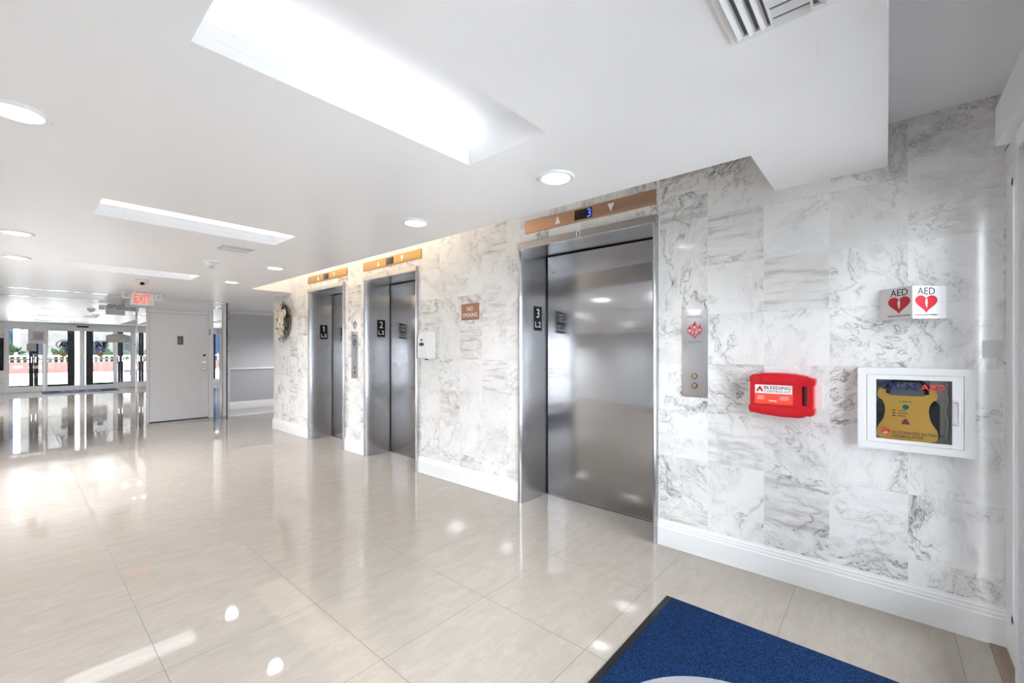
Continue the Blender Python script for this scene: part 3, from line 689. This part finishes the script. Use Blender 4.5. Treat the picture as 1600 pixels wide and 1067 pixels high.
# warm strip lamps in the wall cove (hidden above the ceiling edge)
for i, (y0, y1) in enumerate(((3.3, 5.1), (5.15, 6.9))):
    r = thing('cove_lamp', ['warm strip lamp inside the ceiling cove over elevator entrance two', 'warm strip lamp inside the ceiling cove towards the wreath end'][i], 'cove light', (2.08, (y0+y1)/2, CZ+0.035))
    MB().box(2.05, 2.11, y0, y1, CZ+0.035, CZ+0.06).build('tray', M_plast, r)
    MB().cyl((2.08, y0+0.02, CZ+0.075), (2.08, y1-0.02, CZ+0.075), 0.012).build('tube', M_tube, r)
    ld = bpy.data.lights.new('cove_strip', 'AREA'); ld.shape = 'RECTANGLE'; ld.size = 0.05; ld.size_y = y1-y0; ld.energy = P_COVE; ld.color = (1.0, 0.80, 0.55)
    lo = bpy.data.objects.new('strip_lamp', ld); C.objects.link(lo); lo.parent = r; lo.location = (0.02, 0, 0.05); lo.rotation_euler = (0, math.radians(-140), 0)

def vent(x0, x1, y0, y1, label):
    r = thing('air_vent', label, 'air vent', ((x0+x1)/2, (y0+y1)/2, CZ), 'square ceiling vents')
    fw = 0.022; f = MB()
    f.add(solid_with_slot([(x0, y0), (x1, y0), (x1, y1), (x0, y1)], [(x0+fw, y0+fw), (x1-fw, y0+fw), (x1-fw, y1-fw), (x0+fw, y1-fw)], (0, 0, CZ), X_, Y_, Z_, -0.008, 0.0))
    f.build('frame', M_plast, r)
    MB().box(x0+fw, x1-fw, y0+fw, y1-fw, CZ-0.0015, CZ-0.0005).build('vent_backing', mat('vent_shade_grey', (0.16, 0.16, 0.17), 0.6), r)  # flat grey sheet painted as the shade behind the louvres
    bl = MB(); X0, X1, Y0, Y1 = x0+fw, x1-fw, y0+fw, y1-fw; w = (Y1-Y0)/3
    def blade(p0, p1, d, tilt):
        p0, p1, d = Vector(p0), Vector(p1), Vector(d)
        q = [p0, p0 + d*0.020*math.cos(tilt) - Z_*0.022*math.sin(tilt), p1 + d*0.020*math.cos(tilt) - Z_*0.022*math.sin(tilt), p1]
        b = bmesh.new(); vs = [b.verts.new(v) for v in q]; b.faces.new(vs)
        g = bmesh.ops.extrude_face_region(b, geom=list(b.faces)); nn = (q[1]-q[0]).cross(q[3]-q[0]).normalized()
        bmesh.ops.translate(b, vec=nn*0.002, verts=[e for e in g['geom'] if isinstance(e, bmesh.types.BMVert)])
        bmesh.ops.recalc_face_normals(b, faces=b.faces); bl.add(b)
    z = CZ-0.002
    for k in range(3):
        blade((X0, Y1-0.012-k*w*0.34, z), (X1, Y1-0.012-k*w*0.34, z), (0, -1, 0) if False else (0, 1, 0), 0.7)
        blade((X0, Y0+0.012+k*w*0.34, z), (X1, Y0+0.012+k*w*0.34, z), (0, -1, 0), 0.7)
    for k in range(6):
        xx = X1-0.01-k*(X1-X0-0.02)/5.5
        blade((xx, Y0+w, z), (xx, Y1-w, z), (1, 0, 0), 0.7)
    bl.box(X0, X1, Y0+w-0.004, Y0+w, z-0.016, z); bl.box(X0, X1, Y1-w, Y1-w+0.004, z-0.016, z)
    bl.build('louvre', M_plast, r, smooth=0)
vent(1.09, 1.39, 0.04, 0.342, 'white louvred air vent overhead, cut by the top picture edge')
vent(1.13, 1.41, 4.23, 4.50, 'small white louvred air vent beyond the middle light trough')
# smoke detector and dome camera
r = thing('smoke_detector', 'white cone shaped smoke detector on the ceiling beyond the small vent', 'smoke detector', (1.287, 5.136, CZ))
MB().lathe([(0.072, 0), (0.070, -0.012), (0.060, -0.018), (0.040, -0.040), (0.030, -0.046), (0.0, -0.046)], (1.287, 5.136, CZ)).build('body', M_plast, r)
MB().lathe([(0.028, -0.045), (0.026, -0.062), (0.012, -0.068), (0, -0.068)], (1.287, 5.136, CZ), seg=10).build('sensor_head', M_ivory, r)
r = thing('dome_camera', 'white dome security camera with black eye on the ceiling above the exit sign', 'security camera', (1.04, 7.1, CZ))
MB().lathe([(0.068, 0), (0.068, -0.02), (0.060, -0.03), (0.052, -0.05), (0.030, -0.072), (0.0, -0.078)], (1.04, 7.1, CZ)).build('body', mat('dome_plastic', (0.62, 0.62, 0.62), 0.3), r)
MB().lathe([(0.024, 0.0), (0.023, 0.012), (0.014, 0.020), (0, 0.022)], (1.035, 7.065, CZ-0.052), (0.1, -0.75, -0.65)).build('lens', M_black, r)

# exit sign hung from the ceiling, with emergency lamp heads
ey = 8.58; exx = 1.258; r = thing('exit_sign', 'lit red EXIT sign with two emergency lamp heads under the ceiling', 'exit sign', (exx, ey, CZ))
MB().box(exx-0.14, exx+0.14, ey-0.022, ey+0.022, 1.985, CZ-0.018, 0.006).build('housing', M_plast, r)
MB().box(exx-0.07, exx+0.07, ey-0.02, ey+0.02, CZ-0.019, CZ).build('canopy', M_ivory, r)
t = MB(); add_text(t, 'EXIT', (exx, ey-0.022, 2.077), FU, FV, FN, w=0.20, h=0.135, bold=0.02); t.build('lit_letters', M_exit, r, smooth=0)
for s in (-1, 1):
    MB().prism([(0, 0), (0.014*-s, 0.012), (0.014*-s, 0.008), (0.007*-s, 0), (0.014*-s, -0.008), (0.014*-s, -0.012)][::(1 if s < 0 else -1)], (exx+s*0.133, ey-0.022, 2.077), FU, FV, FN, 0, 0.001).build('chevron', M_exit, r, smooth=0)
    lh = MB().box(exx+s*0.19-0.042, exx+s*0.19+0.042, ey-0.05, ey+0.03, 2.075, 2.165, 0.012).build('lamp_head', M_plast, r)
    MB().lathe([(0.032, 0), (0.03, 0.006), (0, 0.008)], (exx+s*0.19, ey-0.05, 2.12), FN).build('lamp_lens', M_ivory, lh)
# emergency unit whose grey back shows in the mirror
r = thing('emergency_light_unit', 'grey emergency light battery box behind the exit sign, seen in the mirror', 'emergency light', (1.31, 9.45, CZ))
MB().box(1.17, 1.45, 9.41, 9.49, 2.015, 2.15, 0.008).build('battery_box', M_ivory, r)
MB().box(1.26, 1.36, 9.43, 9.47, 2.15, CZ).build('ceiling_bracket', M_ivory, r)
MB().cyl((1.17, 9.45, 2.08), (1.13, 9.45, 2.08), 0.012).build('swivel', M_ivory, r)
MB().lathe([(0.03, 0), (0.045, 0.02), (0.045, 0.05), (0.03, 0.058), (0, 0.058)], (1.09, 9.425, 2.08), (0, 1, 0)).build('lamp_head', M_ivory, r)

# ------------------------------------------------------------------ far wall: white door, mirrors
dx0, dx1 = 1.55, 2.44
d1 = MB(); 
for (a, c, e, f) in ((1.51, dx0, 0, 2.03), (dx1, 2.52, 0, 2.03), (dx0, dx1, 1.985, 2.03)): d1.box(a, c, YF-0.03, YF+0.03, e, f, 0.004)
d1 = d1.build('door_1', M_door); struct(d1)
MB().box(dx0+0.004, dx1-0.004, YF-0.012, YF+0.025, 0.014, 1.98, 0.002).build('door_leaf', M_door, d1)
MB().box(dx0, dx1, YF-0.02, YF+0.025, 0.0, 0.012).build('sill', M_rub, d1)
for nm, zz, rr in (('deadbolt', 1.206, 0.022), ('lock_ring', 1.07, 0.030), ('keypad_lock', 0.935, 0.026)):
    k = MB().lathe([(rr, 0), (rr, 0.008), (rr*0.75, 0.014), (rr*0.3, 0.016), (0, 0.016)], (2.375, YF-0.012, zz), FN, 24).build(nm, M_chrome if nm != 'deadbolt' else M_rub, d1)
MB().tube([(2.375, YF-0.02, 0.935), (2.375, YF-0.05, 0.935), (2.36, YF-0.055, 0.93), (2.30, YF-0.055, 0.93)], 0.008).build('lever_handle', M_chrome, d1)
pq = MB().box(1.955, 2.045, YF-0.018, YF-0.012, 1.405, 1.565, 0.002).build('room_plaque', mat('dark_plaque', (0.12, 0.12, 0.125), 0.35), d1)
MB().prism([(-0.012, -0.03), (0.012, -0.03), (0.012, -0.022), (-0.004, -0.022), (-0.004, 0.03), (-0.012, 0.03)], (2.0, YF-0.018, 1.485), FU, FV, FN, 0, 0.001).build('plaque_mark', M_stone, pq)
MB().box(dx1+0.006, dx1+0.03, YF-0.05, YF-0.03, 1.60, 1.72, 0.004).build('hinge_arm', M_stone, d1)
def mirror_panel(x0, x1, y, label):
    r = thing('wall_mirror', label, 'mirror', ((x0+x1)/2, y, 0), 'wall mirrors')
    MB().box(x0, x1, y, y+0.015, 0.0, CZ).build('mirror_glass', M_mirror, r)
    return r
mirror_panel(-1.0, 1.368, YF, 'large wall mirror left of the white door, reflecting the glass entrance')
mp = mirror_panel(1.392, 1.508, YF-0.003, 'narrow mirror strip between the large mirror and the white door'); mp.rotation_euler = (0, 0, math.radians(-1.4))
tag(MB().box(1.366, 1.394, YF-0.006, YF+0.016, 0, CZ, 0.002).build('mirror_joint_strip', M_chrome), 'thin bright strip joining the two mirrors left of the white door', 'trim strip')
mirror_panel(2.524, 2.598, YF, 'narrow mirror strip right of the white door frame')
r = thing('mirrored_fin', 'chrome framed mirror fin beside the hall opening, right of the white door', 'mirror', (2.625, 9.65, 0))
MB().box(2.606, 2.644, 9.39, 9.935, 0.0, CZ).build('core', M_door, r)
MB().box(2.600, 2.606, 9.40, 9.925, 0.02, CZ-0.03).build('mirror_glass', M_mirror, r)
cf = MB()
for (a, c, e, f) in ((9.372, 9.40, 0, CZ), (9.915, 9.939, 0, CZ), (9.40, 9.915, 0, 0.02), (9.40, 9.915, CZ-0.03, CZ)): cf.box(2.594, 2.606, a, c, e, f)
cf.box(2.594, 2.65, 9.372, 9.39, 0, CZ); cf.build('chrome_edge', M_chrome, r, smooth=0)
# signs on the mirror
r = thing('framed_notice', 'small silver framed notice on the large mirror, above a plaque', 'framed notice', (0.22, YF, 1.40))
b = MB(); o = [(-0.105, -0.12), (0.105, -0.12), (0.105, 0.12), (-0.105, 0.12)]; q = [(-0.058, -0.068), (0.058, -0.068), (0.058, 0.068), (-0.058, 0.068)]
bb = bmesh.new(); fc = Vector((0.22, YF, 1.52)); V1 = [bb.verts.new(fc + X_*a + Z_*c) for a, c in o]; V2 = [bb.verts.new(fc + X_*a + Z_*c - Y_*0.03) for a, c in q]; V3 = [bb.verts.new(fc + X_*a + Z_*c) for a, c in q]
for k in range(4):
    bb.faces.new((V1[k], V1[(k+1) % 4], V2[(k+1) % 4], V2[k])); bb.faces.new((V2[k], V2[(k+1) % 4], V3[(k+1) % 4], V3[k])); bb.faces.new((V1[k], V3[k], V3[(k+1) % 4], V1[(k+1) % 4]))
bmesh.ops.recalc_face_normals(bb, faces=bb.faces); b.add(bb); b.build('frame', mat('pale_silver', (0.75, 0.76, 0.78), 0.3, 0.2), r, smooth=0)
MB().box(0.162, 0.278, YF-0.018, YF, 1.452, 1.588).build('notice', M_pink, r)
MB().box(0.185, 0.255, YF-0.0195, YF-0.018, 1.49, 1.55).build('print', M_bgrey, r)
tag(MB().box(0.10, 0.20, YF-0.01, YF, 1.285, 1.395, 0.002).build('mirror_plaque', M_stone), 'small plain taupe plaque on the large mirror below the silver framed notice', 'plaque')
r = thing('direction_sign', 'grey arched direction sign with two white lines on the mirror', 'sign', (1.145, YF, 1.435))
top = [(0.155 - 0.31*k/12, 0.118+0.037*math.sin(PI*(1-k/12))**1.4*(1.0 if k > 3 else 0.8)) for k in range(13)]
MB().prism([(-0.155, 0), (0.155, 0)] + top, (1.145, YF, 1.435), FU, FV, FN, 0, 0.012).build('plate', M_stone, r)
for tx, zz in (('OFFICE', 1.515), ('MAIL ROOM', 1.475)):
    MB().prism([(0, 0), (0.02, 0.01), (0.02, -0.01)][::-1], (1.02, YF-0.012, zz), FU, FV, FN, 0, 0.001).build('arrow', M_signw, r, smooth=0)
    add_text(MB(), tx, (1.06, YF-0.012, zz), FU, FV, FN, h=0.022, align='L').build('lettering', M_signw, r, smooth=0)

# ------------------------------------------------------------------ wreath
rng = random.Random(3)
wy, wz = 7.20, 1.755; r = thing('flower_wreath', 'wreath of cream flowers and dark twigs on the far marble end', 'wreath', (WX, wy, wz))
tw = MB()
for k in range(34):
    a0 = rng.uniform(0, 2*PI); rad = rng.uniform(0.15, 0.235); ln = rng.uniform(0.9, 2.0); dx = rng.uniform(0.008, 0.06)
    pts = [Vector((WX-dx-0.012*math.sin(3*q), wy + (rad+0.02*math.sin(5*q+k))*math.cos(a0+ln*q)*0.9, wz + (rad+0.02*math.sin(5*q+k))*math.sin(a0+ln*q)*1.15)) for q in [i/8 for i in range(9)]]
    if k % 3 == 0: pts += [pts[-1] + Vector((-0.03, rng.uniform(-0.05, 0.05), rng.uniform(-0.05, 0.06)))]
    tw.tube(pts, rng.uniform(0.0025, 0.005), 6)
tw.build('twig_ring', M_twig, r)
lf = MB()
def leaf(mb, c, d, n, L, wd):
    d, n = Vector(d).normalized(), Vector(n).normalized(); s = d.cross(n).normalized()
    b = bmesh.new()
    ctr = [b.verts.new(c + d*L*t + n*L*0.18*math.sin(PI*t)) for t in (0, .25, .5, .75, 1)]
    lft = [b.verts.new(c + d*L*t + s*wd*math.sin(PI*t**0.8) + n*L*(0.18*math.sin(PI*t)-0.05)) for t in (.25, .5, .75)]
    rgt = [b.verts.new(c + d*L*t - s*wd*math.sin(PI*t**0.8) + n*L*(0.18*math.sin(PI*t)-0.05)) for t in (.25, .5, .75)]
    for A in (lft, rgt):
        b.faces.new((ctr[0], ctr[1], A[0])); b.faces.new((ctr[1], ctr[2], A[1], A[0])); b.faces.new((ctr[2], ctr[3], A[2], A[1])); b.faces.new((ctr[3], ctr[4], A[2]))
    g = bmesh.ops.extrude_face_region(b, geom=list(b.faces)); bmesh.ops.translate(b, vec=n*0.0015, verts=[e for e in g['geom'] if isinstance(e, bmesh.types.BMVert)])
    bmesh.ops.recalc_face_normals(b, faces=b.faces); mb.add(b)
for k in range(46):
    a0 = rng.uniform(0, 2*PI); rad = rng.uniform(0.12, 0.25)
    c = Vector((WX-rng.uniform(0.03, 0.07), wy + rad*math.cos(a0)*0.9, wz + rad*math.sin(a0)*1.15))
    leaf(lf, c, (rng.uniform(-.3, 0), math.cos(a0+rng.uniform(-1, 1)), math.sin(a0+rng.uniform(-1, 1))), (-1, rng.uniform(-.4, .4), rng.uniform(-.4, .4)), rng.uniform(0.05, 0.09), rng.uniform(0.010, 0.018))
lf = lf.build('foliage', M_leafd, r); lf['kind'] = 'stuff'
for (fy, fz, s) in ((0.10, 0.17, .085), (-0.06, 0.13, .075), (0.02, 0.24, .07), (0.10, 0.02, .075), (-0.11, 0.02, .095), (-0.03, -0.06, .08), (0.12, -0.12, .085), (0.03, -0.19, .08), (-0.13, -0.10, .06), (0.0, 0.05, .07), (-0.09, 0.22, .06), (0.06, 0.11, .09), (-0.05, 0.20, .085), (0.05, -0.06, .09), (-0.05, -0.16, .09), (-0.14, 0.12, .075), (0.13, 0.09, .08)):
    c = Vector((WX-0.075-rng.uniform(0, .03), wy+fy, wz+fz)); fm = MB(); ph = rng.uniform(0, 1)
    ax_ = Vector((-1, rng.uniform(-.35, .35), rng.uniform(-.3, .35))).normalized(); q = ax_.to_track_quat('Z', 'Y')
    for rng_i, (np_, ln, lift_) in enumerate(((6, 1.0, 0.25), (5, 0.65, 0.9))):
        for k in range(np_):
            t_ = 2*PI*(k+ph+rng_i*0.5)/np_; d = q @ Vector((math.cos(t_), math.sin(t_), lift_))
            leaf(fm, c, d, q @ Vector((-math.cos(t_)*lift_, -math.sin(t_)*lift_, 1)), s*ln, s*ln*0.50)
    fl = fm.build('flower', M_cream, r)
    MB().lathe([(0.0, -0.004), (s*0.16, 0.004), (s*0.14, 0.018), (0, 0.026)], c, ax_, 10).build('flower_centre', M_creamd, fl)

# ------------------------------------------------------------------ door mat
r = thing('door_mat', 'blue carpet door mat with black rubber edge and grey ring emblem', 'mat', (1.36, 0.31, 0))
MB().box(0.50, 2.232, -0.245, 0.868, 0, 0.005, 0.002).build('rubber_edge', M_black, r)
MB().box(0.512, 2.222, -0.235, 0.835, 0.004, 0.011, 0.002).build('carpet', M_mat, r)
rg = MB(); rg.add(solid_with_slot(ell(0.46, 0.46, 64), ell(0.405, 0.405, 64), (1.36, 0.30, 0), X_, Y_, Z_, 0.010, 0.0118)); 
add_text(rg, 'AT', (1.36, 0.30, 0.0105), X_, Y_, Z_, w=0.5, h=0.42); rg.build('ring_emblem', M_matg, r)

# ------------------------------------------------------------------ entrance: sliding glass doors
ya, yb = YE-0.06, YE
def glazed(name, x0, x1, z1, st, y0, y1, rail=0.165, top=0.07, glassm=M_glass, m=M_alu, shallow=False):
    f = MB(); yp = y1-0.014 if shallow else (y0+y1)/2; bw = 0.030 if shallow else 0.016; b0, b1 = (y1-0.009, y1+0.002) if shallow else (y0+0.006, y1-0.012); gk = 0.004 if shallow else 0.007
    f.box(x0, x0+st[0], y0, y1, 0.003, z1); f.box(x1-st[1], x1, y0, y1, 0.003, z1)
    f.box(x0+st[0], x1-st[1], y0, y1, 0.003, rail); f.box(x0+st[0], x1-st[1], y0, y1, z1-top, z1)
    # glazing bead
    i0, i1, k0, k1 = x0+st[0], x1-st[1], rail, z1-top
    for (a, c, p, q) in ((i0, i0+bw, k0, k1), (i1-bw, i1, k0, k1), (i0, i1, k0, k0+bw), (i0, i1, k1-bw, k1)): f.box(a, c, b0, b1, p, q)
    o = struct(f.build(name, m, smooth=0))
    MB().box(i0+0.002, i1-0.002, yp-0.003, yp+0.003, k0+0.002, k1-0.002).build('glass_pane', glassm, o)
    g_ = MB()
    for (a, c, p, q) in ((i0+bw, i0+bw+.006, k0+bw, k1-bw), (i1-bw-.006, i1-bw, k0+bw, k1-bw), (i0+bw, i1-bw, k0+bw, k0+bw+.006), (i0+bw, i1-bw, k1-bw-.006, k1-bw)): g_.box(a, c, yp-gk, (y1-0.0075) if shallow else yp+gk, p, q)
    g_.build('gasket', M_black, o, smooth=0)
    return o
ZH = 2.06
glazed('window_1', -0.24, 0.600, ZH, (0.07, 0.045), ya, yb)
glazed('window_2', 2.225, WX, ZH, (0.045, 0.125), ya, yb, shallow=True)
dA = glazed('door_2', 0.585, 1.4325, ZH-0.02, (0.045, 0.04), ya+0.075, yb+0.055, 0.14)
dB = glazed('door_3', 1.4335, 2.262, ZH-0.02, (0.04, 0.045), ya+0.075, yb+0.055, 0.14)
hd_ = MB().box(-0.24, WX, ya-0.01, yb+0.002, ZH, 2.405); hd_.box(0.50, 2.35, yb-0.002, yb+0.09, ZH-0.032, ZH+0.11, 0.004)
struct(hd_.build('trim_5', M_alu))
struct(MB().box(2.35, WX, yb+0.0015, yb+0.0035, 2.148, 2.152).build('trim_6', M_rub))
# things on the header
r = thing('door_sensor', 'black motion sensor bar over the sliding entrance doors, seen in the mirror', 'sensor', (1.43, yb+0.09, 2.10))
MB().box(1.30, 1.58, yb+0.088, yb+0.125, 2.075, 2.12, 0.008).build('housing', M_black, r)
MB().box(1.36, 1.52, yb+0.124, yb+0.127, 2.085, 2.105).build('lens', M_display, r)
for dd, xx in ((dA, 1.03), (dB, 1.89)):
    yg = (ya+yb)/2+0.065-0.0035
    lg = MB(); lg.add(solid_with_slot(ell(0.20, 0.155, 40), ell(0.18, 0.135, 40), (xx, yg, 1.50), FU, FV, FN, 0, 0.001))
    add_text(lg, 'AT', (xx, yg, 1.51), FU, FV, FN, w=0.28, h=0.17, bold=0.06); lg.box(xx-0.10, xx+0.16, yg-0.001, yg, 1.48, 1.495)
    lg.build('logo_decal', M_signk, dd, smooth=0)
    MB().prism(ell(0.085, 0.075), (xx-0.02, yg, 1.18), FU, FV, FN, 0, 0.001).build('warning_sticker', M_gold, dd, smooth=0)
# dark notice case on the entrance wall return
r = thing('notice_case', 'black framed notice case left of the entrance, glimpsed in the mirror', 'notice case', (-0.62, YE, 0.7))
MB().box(-0.98, -0.262, YE+0.001, YE+0.05, 0.70, 1.69, 0.006).build('case', M_black, r)
MB().box(-0.94, -0.30, YE+0.049, YE+0.053, 0.74, 1.65).build('glass_front', M_display, r)
# lettering on the left wall, reversed as on the back of glass
r = thing('wall_lettering', 'faint building name lettering across the lobby, seen only in steel reflections', 'lettering', (-1.0, 4.3, 1.47))
t = MB(); add_text(t, 'Arlington Towers', (-1.0, 4.45, 1.475), -Y_, Z_, X_, w=1.25, h=0.11); t.build('letters', mat('faint_letter', (0.22, 0.22, 0.23), 0.6), r, smooth=0)

# ------------------------------------------------------------------ outside, seen through the entrance in the mirror
struct(MB().box(-40, 40, -60, YE-0.03, -0.3, -0.02).build('ground', M_pave))
yo = -2.3
def black_door(x0, x1, w, w1, label):
    r = thing('outer_glass_door', label, 'glass door', ((x0+x1)/2, yo, 0), 'black framed outer doors')
    f = MB()
    f.box(x0, x0+w, yo-0.045, yo, -0.02, 2.25); f.box(x1-w1, x1, yo-0.045, yo, -0.02, 2.25); f.box(x0+w, x1-w1, yo-0.045, yo, -0.02, 0.12); f.box(x0+w, x1-w1, yo-0.045, yo, 2.15, 2.25)
    f.build('frame', M_blackd, r, smooth=0)
    MB().box(x0+w, x1-w1, yo-0.025, yo-0.019, 0.12, 2.15).build('glass_pane', M_glassd, r)
    MB().box(x0+w, x1-w1, yo, yo+0.03, 0.98, 1.03, 0.005).build('push_bar', mat('bronze_bar', (0.05, 0.03, 0.02), 0.35, 0.6), r)
    hx = x1-0.05 if w1 < w else x0+0.04
    MB().tube([(hx, yo, 1.1), (hx, yo+0.06, 1.09), (hx, yo+0.06, 0.9), (hx, yo, 0.89)], 0.010).build('pull_handle', M_chrome, r)
black_door(-0.52, 0.382, 0.15, 0.105, 'black framed outer glass door, leftmost of four beyond the sliding doors in the mirror')
black_door(0.388, 1.38, 0.105, 0.18, 'black framed outer glass door, second of four beyond the sliding doors in the mirror')
black_door(1.67, 2.61, 0.19, 0.072, 'black framed outer glass door, third of four beyond the sliding doors in the mirror')
black_door(2.616, 3.52, 0.072, 0.18, 'black framed outer glass door, rightmost of four beyond the sliding doors in the mirror')
struct(MB().box(1.383, 1.667, yo-0.15, yo, -0.02, 2.25).build('wall_porch', M_white))
struct(MB().box(-1.6, 4.2, yo-0.2, yo+0.1, 2.25, 2.6).build('wall_porch', M_white))
tag(MB().box(1.42, 1.58, yo, yo+0.004, 1.0, 1.25).build('paper_notice', M_signw), 'white paper notice on the white pier between the outer doors', 'notice')
# planter wall and balustrade
struct(MB().box(-20, 25, -18.5, -18.1, -0.02, 0.62).build('wall_planter', M_brick))
r = thing('balustrade', 'white balustrade railing on the brick planter wall outside', 'balustrade', (2, -18.3, 0.62))
MB().box(-8, 12, -18.36, -18.24, 0.96, 1.04).build('rail', M_white, r)
for k in range(80): MB().lathe([(0.03, 0.62), (0.05, 0.70), (0.03, 0.84), (0.04, 0.96)], (-7.8+0.25*k, -18.3, 0), seg=8).build('baluster', M_white, r)
def shrub(x, y, z, w, h, label, sd):
    rr = random.Random(sd); m = MB()
    for k in range(140):
        a, e = rr.uniform(0, 2*PI), rr.uniform(0.0, 1.0); q = rr.uniform(.5, 1)
        c = Vector((x + w*q*math.cos(a)*math.sqrt(1-e*e*0.8), y + w*0.7*q*math.sin(a), z + h*e*q))
        leaf(m, c, (rr.uniform(-1, 1), rr.uniform(-1, 1), rr.uniform(0, 1)), (rr.uniform(-.3, .3), 1, 0.5), w*0.45, w*0.12)
    o = m.build('shrub', M_green); tag(o, label, 'shrub', 'shrubs along the planter')
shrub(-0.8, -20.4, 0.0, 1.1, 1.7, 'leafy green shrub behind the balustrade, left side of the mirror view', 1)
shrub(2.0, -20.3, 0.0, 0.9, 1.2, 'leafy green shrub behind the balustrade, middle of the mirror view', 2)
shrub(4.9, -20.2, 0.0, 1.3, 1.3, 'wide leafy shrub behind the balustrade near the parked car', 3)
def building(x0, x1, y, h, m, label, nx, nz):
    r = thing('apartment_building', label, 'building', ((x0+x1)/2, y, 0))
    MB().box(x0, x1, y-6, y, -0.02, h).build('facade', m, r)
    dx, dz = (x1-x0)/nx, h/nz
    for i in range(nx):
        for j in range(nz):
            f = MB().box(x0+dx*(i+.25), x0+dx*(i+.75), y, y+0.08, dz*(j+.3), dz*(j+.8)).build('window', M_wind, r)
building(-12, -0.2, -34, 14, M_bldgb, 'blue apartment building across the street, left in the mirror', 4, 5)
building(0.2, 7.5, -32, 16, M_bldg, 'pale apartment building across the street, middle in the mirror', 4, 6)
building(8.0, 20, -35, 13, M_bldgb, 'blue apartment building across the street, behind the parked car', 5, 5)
# parked car
cy0, cy1 = -8.0, -6.3; cx = 3.05
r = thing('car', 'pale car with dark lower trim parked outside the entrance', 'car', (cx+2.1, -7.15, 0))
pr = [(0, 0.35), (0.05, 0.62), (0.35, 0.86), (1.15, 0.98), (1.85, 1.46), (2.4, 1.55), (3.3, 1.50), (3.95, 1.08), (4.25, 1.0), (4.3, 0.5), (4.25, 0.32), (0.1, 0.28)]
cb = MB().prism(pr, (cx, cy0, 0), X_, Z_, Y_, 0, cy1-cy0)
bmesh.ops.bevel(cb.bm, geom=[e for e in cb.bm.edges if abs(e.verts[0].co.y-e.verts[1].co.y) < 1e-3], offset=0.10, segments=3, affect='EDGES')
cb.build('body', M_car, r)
MB().prism([(1.35, 1.03), (1.92, 1.40), (2.4, 1.47), (2.4, 1.03)], (cx, cy1, 0), X_, Z_, Y_, -0.02, 0.004).build('side_window', M_display, r)
MB().prism([(2.48, 1.03), (2.48, 1.47), (3.2, 1.43), (3.65, 1.05)], (cx, cy1, 0), X_, Z_, Y_, -0.02, 0.004).build('side_window', M_display, r)
MB().box(cx+0.15, cx+4.2, cy1-0.03, cy1+0.012, 0.33, 0.45).build('lower_trim', M_black, r)
MB().box(cx+0.9, cx+3.9, cy1-0.03, cy1+0.010, 0.62, 0.67).build('side_trim', M_black, r)
for wx in (0.85, 3.4):
    for yy, s in ((cy1-0.16, 1), (cy0+0.16, -1)):
        w = MB().lathe([(0.0, -0.1), (0.26, -0.1), (0.32, -0.07), (0.32, 0.07), (0.26, 0.1), (0.20, 0.1), (0.19, 0.07), (0, 0.07)], (cx+wx, yy+s*0.09, 0.30), (0, s, 0), 28).build('wheel', M_black, r)
        MB().lathe([(0.19, 0.072), (0.06, 0.095), (0, 0.1)], (cx+wx, yy+s*0.09, 0.30), (0, s, 0), 20).build('rim', M_chrome, w)
